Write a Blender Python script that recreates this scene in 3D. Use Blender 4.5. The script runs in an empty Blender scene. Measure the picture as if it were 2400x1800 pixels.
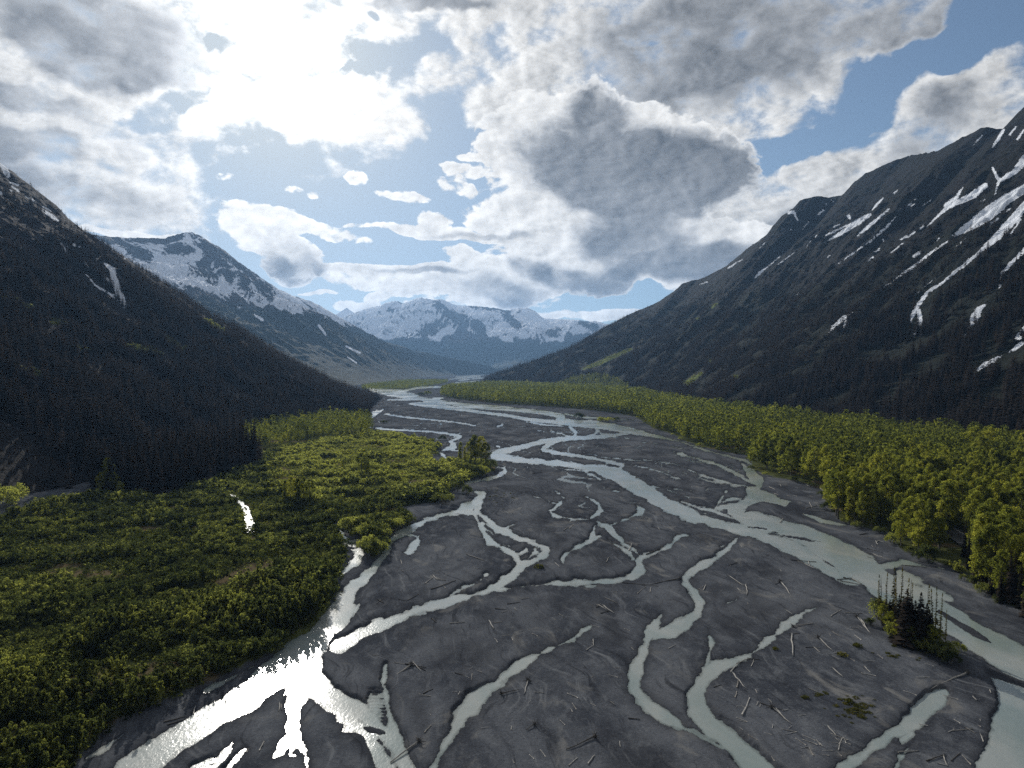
import bpy, math, random
import numpy as np

# ------------------------------------------------------------------ camera, sky, sun, exposure
SC = bpy.context.scene
CAM_H = 80.0                      # drone height above the river bars, metres
FPX = 1695.0                      # focal length in photo pixels (photo is 2400 wide)
PITCH = math.atan((900.0 - 862.0) / FPX)
CP, SP = math.cos(PITCH), math.sin(PITCH)

cam = bpy.data.cameras.new('camera')
cam.sensor_width = 36.0
cam.lens = FPX / 2400.0 * 36.0
cam.clip_start = 1.0
cam.clip_end = 80000.0
cam_ob = bpy.data.objects.new('camera', cam)
cam_ob.location = (0, 0, CAM_H)
cam_ob.rotation_euler = (math.pi / 2 - PITCH, 0, 0)
SC.collection.objects.link(cam_ob)
SC.camera = cam_ob

SC.view_settings.view_transform = 'Standard'
SC.view_settings.look = 'None'
SC.view_settings.exposure = EXPO = 0.0
SC.view_settings.gamma = 1.0
SC.render.engine = 'CYCLES'
cy = SC.cycles
cy.max_bounces = 5
cy.diffuse_bounces = 2
cy.glossy_bounces = 2
cy.transmission_bounces = 3
cy.transparent_max_bounces = 4
cy.volume_bounces = 0
cy.use_denoising = False      # the fine grain suits a small drone camera
cy.caustics_reflective = False
cy.caustics_refractive = False


def ray(px, py):
    """Direction through photo pixel (px, py), scaled so that its forward component is one."""
    u, v = (px - 1200.0) / FPX, (900.0 - py) / FPX
    return np.array([u, CP + v * SP, -SP + v * CP])


def azel(px, py):
    d = ray(px, py)
    d = d / np.linalg.norm(d)
    return math.degrees(math.atan2(d[0], d[1])), math.degrees(math.asin(d[2]))


SUN_AZ, SUN_EL = azel(640, 125)
SUN_DIR = (math.sin(math.radians(SUN_AZ)) * math.cos(math.radians(SUN_EL)),
           math.cos(math.radians(SUN_AZ)) * math.cos(math.radians(SUN_EL)),
           math.sin(math.radians(SUN_EL)))

# ---- a small expression builder for shader nodes
class NB:
    def __init__(self, tree):
        self.t = tree
        self.n = tree.nodes
        self.l = tree.links

    def node(self, typ, **kw):
        nd = self.n.new(typ)
        for k, v in kw.items():
            setattr(nd, k, v)
        return nd

    def put(self, sock, v):
        if v is None:
            return
        if isinstance(v, bpy.types.NodeSocket):
            self.l.new(v, sock)
        elif isinstance(v, (tuple, list)):
            dv = sock.default_value
            v = tuple(v)
            if len(dv) == 4 and len(v) == 3:
                v = v + (1.0,)
            sock.default_value = v
        else:
            sock.default_value = v

    def m(self, op, a, b=None, c=None, clamp=False):
        nd = self.node('ShaderNodeMath', operation=op, use_clamp=clamp)
        self.put(nd.inputs[0], a)
        self.put(nd.inputs[1], b)
        self.put(nd.inputs[2], c)
        return nd.outputs[0]

    def add(self, a, b): return self.m('ADD', a, b)
    def sub(self, a, b): return self.m('SUBTRACT', a, b)
    def mul(self, a, b): return self.m('MULTIPLY', a, b)
    def mx(self, a, b): return self.m('MAXIMUM', a, b)
    def mn(self, a, b): return self.m('MINIMUM', a, b)

    def vm(self, op, a, b=None, s=None):
        nd = self.node('ShaderNodeVectorMath', operation=op)
        self.put(nd.inputs[0], a)
        self.put(nd.inputs[1], b)
        if s is not None:
            self.put(nd.inputs['Scale'], s)
        return nd.outputs['Value'] if op in ('DOT_PRODUCT', 'LENGTH', 'DISTANCE') else nd.outputs[0]

    def step(self, x, lo, hi, a=0.0, b=1.0, smooth=True):
        nd = self.node('ShaderNodeMapRange', interpolation_type='SMOOTHSTEP' if smooth else 'LINEAR')
        self.put(nd.inputs[0], x)
        self.put(nd.inputs[1], lo)
        self.put(nd.inputs[2], hi)
        self.put(nd.inputs[3], a)
        self.put(nd.inputs[4], b)
        return nd.outputs[0]

    def noise(self, vec, scale, detail=4.0, rough=0.5, dist=0.0, dim='3D'):
        nd = self.node('ShaderNodeTexNoise', noise_dimensions=dim)
        self.put(nd.inputs['Vector'], vec)
        nd.inputs['Scale'].default_value = scale
        nd.inputs['Detail'].default_value = detail
        nd.inputs['Roughness'].default_value = rough
        nd.inputs['Distortion'].default_value = dist
        return nd.outputs[0]

    def mix(self, f, a, b, blend='MIX'):
        nd = self.node('ShaderNodeMix', data_type='RGBA', blend_type=blend)
        self.put(nd.inputs[0], f)
        self.put(nd.inputs[6], a)
        self.put(nd.inputs[7], b)
        return nd.outputs[2]

    def xyz(self, x, y, z):
        nd = self.node('ShaderNodeCombineXYZ')
        self.put(nd.inputs[0], x)
        self.put(nd.inputs[1], y)
        self.put(nd.inputs[2], z)
        return nd.outputs[0]

    def sep(self, v):
        nd = self.node('ShaderNodeSeparateXYZ')
        self.put(nd.inputs[0], v)
        return nd.outputs[0], nd.outputs[1], nd.outputs[2]

    def attr(self, name):
        nd = self.node('ShaderNodeAttribute', attribute_name=name)
        return nd.outputs['Fac']


# ---- world: Nishita sky with a layer of clouds placed by direction
# blob: photo px centre, radii px, tilt deg, strength
DECK = [
    (150, 110, 430, 260, 0, 0.85), (640, 120, 430, 230, 0, 1.0), (150, 400, 360, 130, 10, 0.62), (820, 225, 210, 100, 0, 0.45),
    (270, 500, 230, 60, 12, 0.42), (30, 330, 200, 150, 0, .3), (480, 330, 130, 60, 10, 0.2), (570, 370, 60, 22, -20, .45),
    (1300, 90, 330, 190, 0, 0.62), (1750, 80, 480, 230, -8, 0.95), (1640, 260, 300, 120, -10, 0.55), (2080, 20, 330, 70, -6, 0.55),
    (1150, 190, 130, 110, 20, 0.42), (1330, 260, 170, 90, 0, .5), (1150, 260, 60, 40, 0, .3),
    (1800, 480, 330, 75, -22, 0.62), (2010, 390, 260, 80, -28, 0.85), (1650, 530, 200, 80, -20, 0.5), (1750, 560, 200, 80, -25, .55), (2200, 280, 140, 110, -30, .7),
    (2290, 210, 190, 95, -15, 0.8), (2370, 320, 140, 110, -30, 0.5), (2110, 195, 100, 55, -10, 0.5), (2050, 265, 90, 40, 25, 0.42), (1930, 300, 130, 36, 12, .4),
    (1280, 480, 170, 60, -8, 0.4), (1430, 560, 200, 70, 5, 0.4), (1560, 420, 240, 170, 0, .5),
    (1000, 6, 260, 30, 0, .5),
]
HOLES = [
    (1085, 375, 70, 110, 0, 0.5), (1110, 480, 90, 40, 0, .35), (1150, 590, 150, 28, 0, .4),
    (1020, 190, 80, 110, 0, 0.7), (1480, 58, 70, 28, 10, 0.75), (1520, 105, 60, 20, 10, 0.75), (1190, 180, 50, 50, 20, .45), (1270, 115, 50, 36, 0, .3),
    (2240, 105, 250, 75, -24, 1.1), (1950, 265, 250, 65, -18, 0.6), (1840, 365, 230, 45, -8, 0.8), (2130, 270, 100, 45, 0, 0.55), (1680, 512, 100, 24, -10, .55),
    (45, 285, 60, 26, 0, 0.6), (370, 265, 80, 30, -15, 0.75), (440, 235, 70, 24, -20, .75), (470, 200, 40, 14, -40, .6), (500, 120, 50, 26, -10, .7), (560, 118, 50, 20, 10, .7), (555, 75, 26, 12, 0, .7), (878, 37, 24, 18, 0, .9),
    (520, 330, 150, 50, 10, 0.7), (300, 390, 120, 22, 8, .4), (820, 130, 70, 50, 10, .55), (900, 190, 60, 60, 0, .5), (930, 130, 100, 60, 0, .6), (840, 180, 40, 14, 10, .6), (840, 240, 50, 14, 30, .6),
]
DECK_DARK = [
    (220, 60, 280, 95, 8, 1.1), (200, 150, 220, 46, 6, 0.8), (60, 215, 170, 30, 8, 0.75), (60, 330, 140, 34, 4, 0.75), (40, 385, 100, 40, 10, .5), (310, 325, 150, 26, 6, .45),
    (110, 440, 130, 40, 12, .6), (300, 475, 110, 30, 6, .35),
    (1790, 60, 400, 170, -8, 1.0), (1640, 120, 240, 90, -6, .45), (2050, 30, 300, 70, -6, .7), (2250, 255, 130, 60, -20, .4), (2170, 300, 130, 60, -40, .55),
    (1000, 2, 150, 18, 0, .9), (1330, 40, 150, 70, 0, .25), (1690, 580, 150, 36, -20, .45), (1850, 520, 150, 30, -25, .35),
]
FRONT = [
    (1440, 385, 260, 105, 5, 1.0), (1390, 245, 66, 56, 0, 0.9), (1215, 335, 80, 85, 0, 0.85), (1280, 275, 100, 50, 0, .75), (1620, 395, 120, 70, 12, .7), (1500, 300, 110, 50, 0, .5),
    (1250, 490, 150, 60, -8, 0.75), (1400, 500, 160, 70, 0, .8), (1500, 565, 170, 70, 5, 0.85), (1640, 600, 170, 60, -5, 0.9), (1380, 620, 130, 60, 0, .6),
    (1240, 625, 150, 60, -15, 0.75), (1160, 665, 120, 42, 10, 0.9), (980, 658, 75, 26, 0, 0.75), (1090, 680, 170, 22, 0, .6), (835, 645, 60, 26, 0, 0.75), (1430, 660, 42, 30, 0, .85),
    (690, 612, 66, 44, 0, 1.0), (625, 560, 70, 28, -4, 0.7), (620, 505, 120, 26, 4, 0.8), (740, 530, 110, 16, 16, .7),
    (1060, 548, 200, 9, 3, 0.85), (990, 532, 80, 8, 2, .7), (950, 628, 190, 11, -1, 0.85), (1020, 512, 40, 18, 0, 0.75), (1085, 592, 36, 18, 10, .7),
    (945, 460, 60, 14, 6, 0.65), (1070, 395, 46, 16, 10, 0.55), (1065, 430, 46, 18, 20, .5), (1100, 368, 34, 8, 10, .5), (825, 415, 24, 14, 0, .6), (690, 440, 22, 8, 0, .55), (530, 415, 24, 9, 0, .55), (735, 450, 16, 9, 0, .5),
    (748, 688, 34, 5, 0, .8), (1390, 740, 200, 11, 0, 0.8), (840, 718, 60, 12, 0, 0.8), (290, 548, 190, 10, 1, 0.9), (1100, 715, 130, 9, 0, .5),
    (560, 530, 40, 26, 0, .4), (880, 700, 30, 14, 0, .4), (930, 690, 40, 12, 0, .45),
]
FRONT_DARK = [
    (1490, 395, 255, 84, 6, 1.9), (1398, 252, 64, 62, 0, 1.5), (1640, 415, 120, 60, 14, 0.9), (1430, 470, 110, 40, 15, 1.0), (1490, 565, 120, 50, 5, 1.6), (1640, 615, 160, 34, -5, 1.6), (1560, 490, 90, 40, 0, .7),
    (1322, 655, 66, 36, 15, 1.05), (1240, 632, 50, 26, 20, .7), (1190, 690, 90, 30, 14, 1.1), (1440, 668, 56, 38, 0, 1.25), (716, 630, 58, 40, 0, .95), (634, 628, 36, 32, 0, .8), (990, 630, 100, 6, 0, .9), (1150, 548, 120, 6, 0, .6),
]

world = bpy.data.worlds.new('World')
SC.world = world
world.use_nodes = True
wt = world.node_tree
wt.nodes.clear()
W = NB(wt)
tc = W.node('ShaderNodeTexCoord')
wd = tc.outputs['Generated']
wx, wy, wz = W.sep(wd)
DEG = 180.0 / math.pi
az = W.mul(W.m('ARCTAN2', wx, wy), DEG)
el = W.mul(W.m('ARCSINE', wz), DEG)
uv = W.xyz(az, el, 0.0)


def blob_sum(lst, vec):
    acc = None
    for (bx, by, rx, ry, rot, s) in lst:
        a0, e0 = azel(bx, by)
        kx = abs(azel(bx + 20, by)[0] - azel(bx - 20, by)[0]) / 40.0
        ky = abs(azel(bx, by + 20)[1] - azel(bx, by - 20)[1]) / 40.0
        mp = W.node('ShaderNodeMapping', vector_type='TEXTURE')
        mp.inputs['Location'].default_value = (a0, e0, 0)
        mp.inputs['Rotation'].default_value = (0, 0, math.radians(-rot))
        mp.inputs['Scale'].default_value = (rx * kx * 1.45, ry * ky * 1.45, 1)
        W.l.new(vec, mp.inputs['Vector'])
        g = W.node('ShaderNodeTexGradient', gradient_type='SPHERICAL')
        W.l.new(mp.outputs[0], g.inputs[0])
        v = W.m('SMOOTH_MIN', W.mul(g.outputs['Fac'], 1.9), 1.0, 0.3)
        acc = W.mul(v, s) if acc is None else W.m('MULTIPLY_ADD', v, s, acc)
    return acc


# a slow wobble of the cloud outlines
wob = W.node('ShaderNodeTexNoise')
W.put(wob.inputs['Vector'], uv)
wob.inputs['Scale'].default_value = 0.30
wob.inputs['Detail'].default_value = 4.0
wob_v = W.vm('SUBTRACT', wob.outputs['Color'], (0.5, 0.5, 0.5))
uv_deck = W.vm('ADD', uv, W.vm('MULTIPLY', wob_v, (6.0, 4.0, 0.0)))
uv_front = W.vm('ADD', uv, W.vm('MULTIPLY', wob_v, (2.6, 1.6, 0.0)))
# the unseen sky behind the camera gets a broken deck too
back = W.mx(W.step(W.m('ABSOLUTE', az), 48, 75, 0.0, 0.55), W.step(el, 30, 45, 0.0, 0.5))

q = W.vm('MULTIPLY', uv, (0.10, 0.150, 1.0))
tosun = W.vm('NORMALIZE', W.vm('SUBTRACT', (SUN_AZ, SUN_EL, 0.0), uv))
n_mid = W.sub(W.noise(q, 2.4, 11.0, 0.60, 0.12), 0.5)
n_sun = W.sub(W.noise(W.vm('ADD', q, W.vm('MULTIPLY', tosun, (0.05, 0.075, 0.0))), 2.4, 6.0, 0.60, 0.12), 0.5)
vn = W.node('ShaderNodeTexVoronoi', voronoi_dimensions='2D', feature='SMOOTH_F1', normalize=True)
W.put(vn.inputs['Vector'], W.vm('ADD', q, W.vm('MULTIPLY', wob_v, (0.35, 0.5, 0.0))))
vn.inputs['Scale'].default_value = 4.5
vn.inputs['Detail'].default_value = 2.0
vn.inputs['Roughness'].default_value = 0.55
vn.inputs['Lacunarity'].default_value = 2.3
vn.inputs['Smoothness'].default_value = 0.25
n_puff = W.sub(0.38, vn.outputs['Distance'])                      # cauliflower heads for the nearer cumulus
n_low = W.sub(W.noise(q, 0.9, 3.0, 0.5, 0.2), 0.5)
relief = W.sub(n_mid, n_sun)

dsun = W.vm('DOT_PRODUCT', wd, SUN_DIR)
ang = W.mul(W.m('ARCCOSINE', W.mn(dsun, 1.0)), DEG)
glow1 = W.m('POWER', 2.718, W.mul(W.m('POWER', W.mul(ang, 1 / 8.0), 2.0), -1.0))
glow2 = W.m('POWER', 2.718, W.mul(ang, -1 / 13.0))


def layer(cover, dark, amp, low, lo, hi, d_noise, d_gain, base, rel=1.7, fill=0.0, dmax=1.05, puff=0.0):
    body = W.step(cover, 0.02, 0.30)                              # ripples only where there is cloud to ripple
    dens = W.m('MULTIPLY_ADD', W.mul(n_low, body), low, W.m('MULTIPLY_ADD', W.mul(n_mid, body), amp, cover))
    if puff:
        dens = W.m('MULTIPLY_ADD', W.mul(n_puff, body), puff, dens)
        dark = W.m('MULTIPLY_ADD', n_puff, puff * 0.8, dark)
    if fill:                                                       # no holes deep inside a heap of cloud
        dens = W.mx(dens, W.mul(W.sub(cover, 0.62), fill))
    alpha = W.step(dens, lo, hi)
    thick = W.step(dens, 0.5, 1.5)
    g = W.mul(W.step(W.m('MULTIPLY_ADD', n_mid, d_noise, dark), 0.10, dmax), W.m('MULTIPLY_ADD', W.step(dens, lo + 0.10, hi + 0.3), 0.6, 0.4))
    lum = W.sub(base, W.mul(thick, 0.13))
    lum = W.m('MULTIPLY_ADD', relief, rel, W.m('MULTIPLY_ADD', glow2, 0.34, lum))
    if puff:
        lum = W.m('MULTIPLY_ADD', n_puff, 0.35, lum)
    lum = W.m('MULTIPLY_ADD', glow1, 0.8, lum)
    gg = W.m('MULTIPLY_ADD', n_low, 0.5, W.m('MULTIPLY_ADD', relief, -0.3, d_gain))
    lum = W.mul(lum, W.sub(1.0, W.mul(g, W.mn(gg, 0.9))))
    lum = W.mx(lum, 0.08)
    return alpha, W.vm('SCALE', W.mix(g, (1.0, 0.985, 0.95), (0.97, 0.99, 1.02)), None, W.mul(lum, 10.0))


deck_cover = W.m('SMOOTH_MIN', W.sub(W.add(blob_sum(DECK, uv_deck), back), blob_sum(HOLES, uv_deck)), 0.92, 0.3)
a1, c1 = layer(deck_cover, blob_sum(DECK_DARK, uv_deck), 3.3, 1.0, 0.18, 0.95, 1.1, 0.62, 0.74, 2.2)
front_cover = W.m('SMOOTH_MIN', blob_sum(FRONT, uv_front), 1.0, 0.3)
a2, c2 = layer(front_cover, blob_sum(FRONT_DARK, uv_front), 2.0, 0.0, 0.30, 0.62, 2.8, 0.74, 0.86, 2.0, 3.0, 1.6, 1.8)

sky = W.node('ShaderNodeTexSky', sky_type='NISHITA')
sky.sun_disc = False
sky.sun_elevation = math.radians(SUN_EL)
sky.sun_rotation = math.radians(SUN_AZ)
sky.altitude = 100
sky.air_density = 1.0
sky.dust_density = 0.15
sky.ozone_density = 2.0
# thin high veil that whitens the blue round the sun, and clear pale air low down
glow3 = W.m('POWER', 2.718, W.mul(ang, -1 / 20.0))
veil = W.mn(W.add(W.mul(glow3, 0.80), W.mul(glow1, 0.5)), 0.92)
tint = W.mix(W.step(el, 0.0, 16.0), (0.40, 0.48, 0.62), (0.55, 0.62, 0.68))
skyc = W.mix(veil, W.mix(1.0, sky.outputs[0], tint, 'MULTIPLY'), (6.7, 7.2, 7.4))
final = W.mix(a2, W.mix(a1, skyc, c1), c2)
bg = W.node('ShaderNodeBackground')
W.l.new(final, bg.inputs[0])
bg.inputs[1].default_value = 0.1
wo = W.node('ShaderNodeOutputWorld')
W.l.new(bg.outputs[0], wo.inputs[0])
world.cycles.sampling_method = 'MANUAL'
world.cycles.sample_map_resolution = 512

sun = bpy.data.lights.new('sun', 'SUN')
sun.energy = 4.8
sun.angle = math.radians(0.5)
sun.color = (1.0, 0.955, 0.88)
sun_ob = bpy.data.objects.new('sun', sun)
from mathutils import Vector
sun_ob.rotation_euler = Vector(SUN_DIR).to_track_quat('Z', 'Y').to_euler()
SC.collection.objects.link(sun_ob)
# ------------------------------------------------------------------ helpers
rng = np.random.default_rng(7)
random.seed(7)


def material(name):
    m = bpy.data.materials.new(name)
    m.use_nodes = True
    m.node_tree.nodes.clear()
    b = NB(m.node_tree)
    out = b.node('ShaderNodeOutputMaterial')
    return m, b, out


def bsdf(b, out, col, rough=0.9, spec=0.2, normal=None):
    p = b.node('ShaderNodeBsdfPrincipled')
    b.put(p.inputs['Base Color'], col)
    b.put(p.inputs['Roughness'], rough)
    b.put(p.inputs['Specular IOR Level'], spec)
    if normal is not None:
        b.l.new(normal, p.inputs['Normal'])
    b.l.new(p.outputs[0], out.inputs['Surface'])
    return p


def bump(b, h, strength, dist):
    nd = b.node('ShaderNodeBump')
    nd.inputs['Strength'].default_value = strength
    nd.inputs['Distance'].default_value = dist
    b.l.new(h, nd.inputs['Height'])
    return nd.outputs[0]


def mesh_np(name, V, F, mat=None, attrs=None, smooth=False, flats=None):
    """Mesh from vertex array (n,3) and face array (m,k); flats = extra faces as index lists."""
    me = bpy.data.meshes.new(name)
    V = np.ascontiguousarray(V, dtype=np.float32)
    F = np.asarray(F, dtype=np.int32)
    m, k = F.shape
    loops = F.ravel()
    starts = np.arange(0, m * k, k, dtype=np.int32)
    if flats:
        ex = np.concatenate([np.array(f, dtype=np.int32) for f in flats])
        st = len(loops) + np.concatenate([[0], np.cumsum([len(f) for f in flats])[:-1]])
        loops = np.concatenate([loops, ex])
        starts = np.concatenate([starts, st.astype(np.int32)])
    me.vertices.add(len(V))
    me.vertices.foreach_set('co', V.ravel())
    me.loops.add(len(loops))
    me.loops.foreach_set('vertex_index', loops.astype(np.int32))
    me.polygons.add(len(starts))
    me.polygons.foreach_set('loop_start', starts)
    me.update(calc_edges=True)
    if smooth:
        me.polygons.foreach_set('use_smooth', np.ones(len(starts), dtype=bool))
    for an, arr in (attrs or {}).items():
        at = me.attributes.new(an, 'FLOAT', 'POINT')
        at.data.foreach_set('value', np.ascontiguousarray(arr, dtype=np.float32).ravel())
    if mat:
        me.materials.append(mat)
    return me


def link(name, me, loc=(0, 0, 0), parent=None):
    o = bpy.data.objects.new(name, me)
    o.location = loc
    if parent is not None:
        o.parent = parent
    SC.collection.objects.link(o)
    return o


def tag(o, label=None, cat=None, group=None, kind=None):
    if label:
        o['label'] = label
    if cat:
        o['category'] = cat
    if group:
        o['group'] = group
    if kind:
        o['kind'] = kind
    return o


def _hash(ix, iy, seed):
    h = (ix.astype(np.int64) * 374761393 + iy.astype(np.int64) * 668265263 + seed * 1442695041) & 0xFFFFFFFF
    h = ((h ^ (h >> 13)) * 1274126177) & 0xFFFFFFFF
    h = h ^ (h >> 16)
    return h


def perlin(x, y, seed=0):
    xi, yi = np.floor(x).astype(np.int64), np.floor(y).astype(np.int64)
    xf, yf = x - xi, y - yi
    u = xf * xf * xf * (xf * (xf * 6 - 15) + 10)
    v = yf * yf * yf * (yf * (yf * 6 - 15) + 10)

    def g(ox, oy):
        a = (_hash(xi + ox, yi + oy, seed) & 1023) * (2 * math.pi / 1024.0)
        return np.cos(a) * (xf - ox) + np.sin(a) * (yf - oy)
    n0 = g(0, 0) * (1 - u) + g(1, 0) * u
    n1 = g(0, 1) * (1 - u) + g(1, 1) * u
    return (n0 * (1 - v) + n1 * v) * 1.5


def fbm(x, y, octaves=4, seed=0, gain=0.5, lac=2.03):
    out, a = 0.0, 1.0
    for i in range(octaves):
        out = out + a * perlin(x, y, seed + i * 17)
        x, y, a = x * lac + 13.7, y * lac - 7.1, a * gain
    return out


def ridged(x, y, octaves=4, seed=0, gain=0.55, lac=2.05):
    out, a = 0.0, 1.0
    for i in range(octaves):
        out = out + a * (1 - 2 * np.abs(perlin(x, y, seed + i * 31)))
        x, y, a = x * lac + 3.7, y * lac - 9.1, a * gain
    return out


def sst(x, lo, hi):
    t = np.clip((x - lo) / (hi - lo), 0, 1)
    return t * t * (3 - 2 * t)


# photo crops the tracing below was read from: origin in photo px, 800 photo px = 2212 crop px
CROP = {'A': (0, 1200), 'B': (800, 1200), 'C': (1600, 1200), 'D': (0, 800), 'E': (800, 800), 'F': (1600, 800),
        'G': (1600, 200), 'H': (0, 350), 'K': (800, 500), 'N': (0, 0)}
KS = 800.0 / 2212.0


def cpx(c, x, y):
    k = 1.0 if c == 'N' else KS
    return CROP[c][0] + x * k, CROP[c][1] + y * k


def ground_pt(px, py):
    d = ray(px, py)
    t = CAM_H / -d[2]
    return d[0] * t, d[1] * t


def project(P):
    """World points (...,3) -> photo px, py, depth."""
    X, Y, Z = P[..., 0], P[..., 1], P[..., 2] - CAM_H
    dep = Y * CP - Z * SP
    upc = Y * SP + Z * CP
    dep = np.where(np.abs(dep) < 1e-3, 1e-3, dep)
    return 1200 + FPX * X / dep, 900 - FPX * upc / dep, dep


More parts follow.
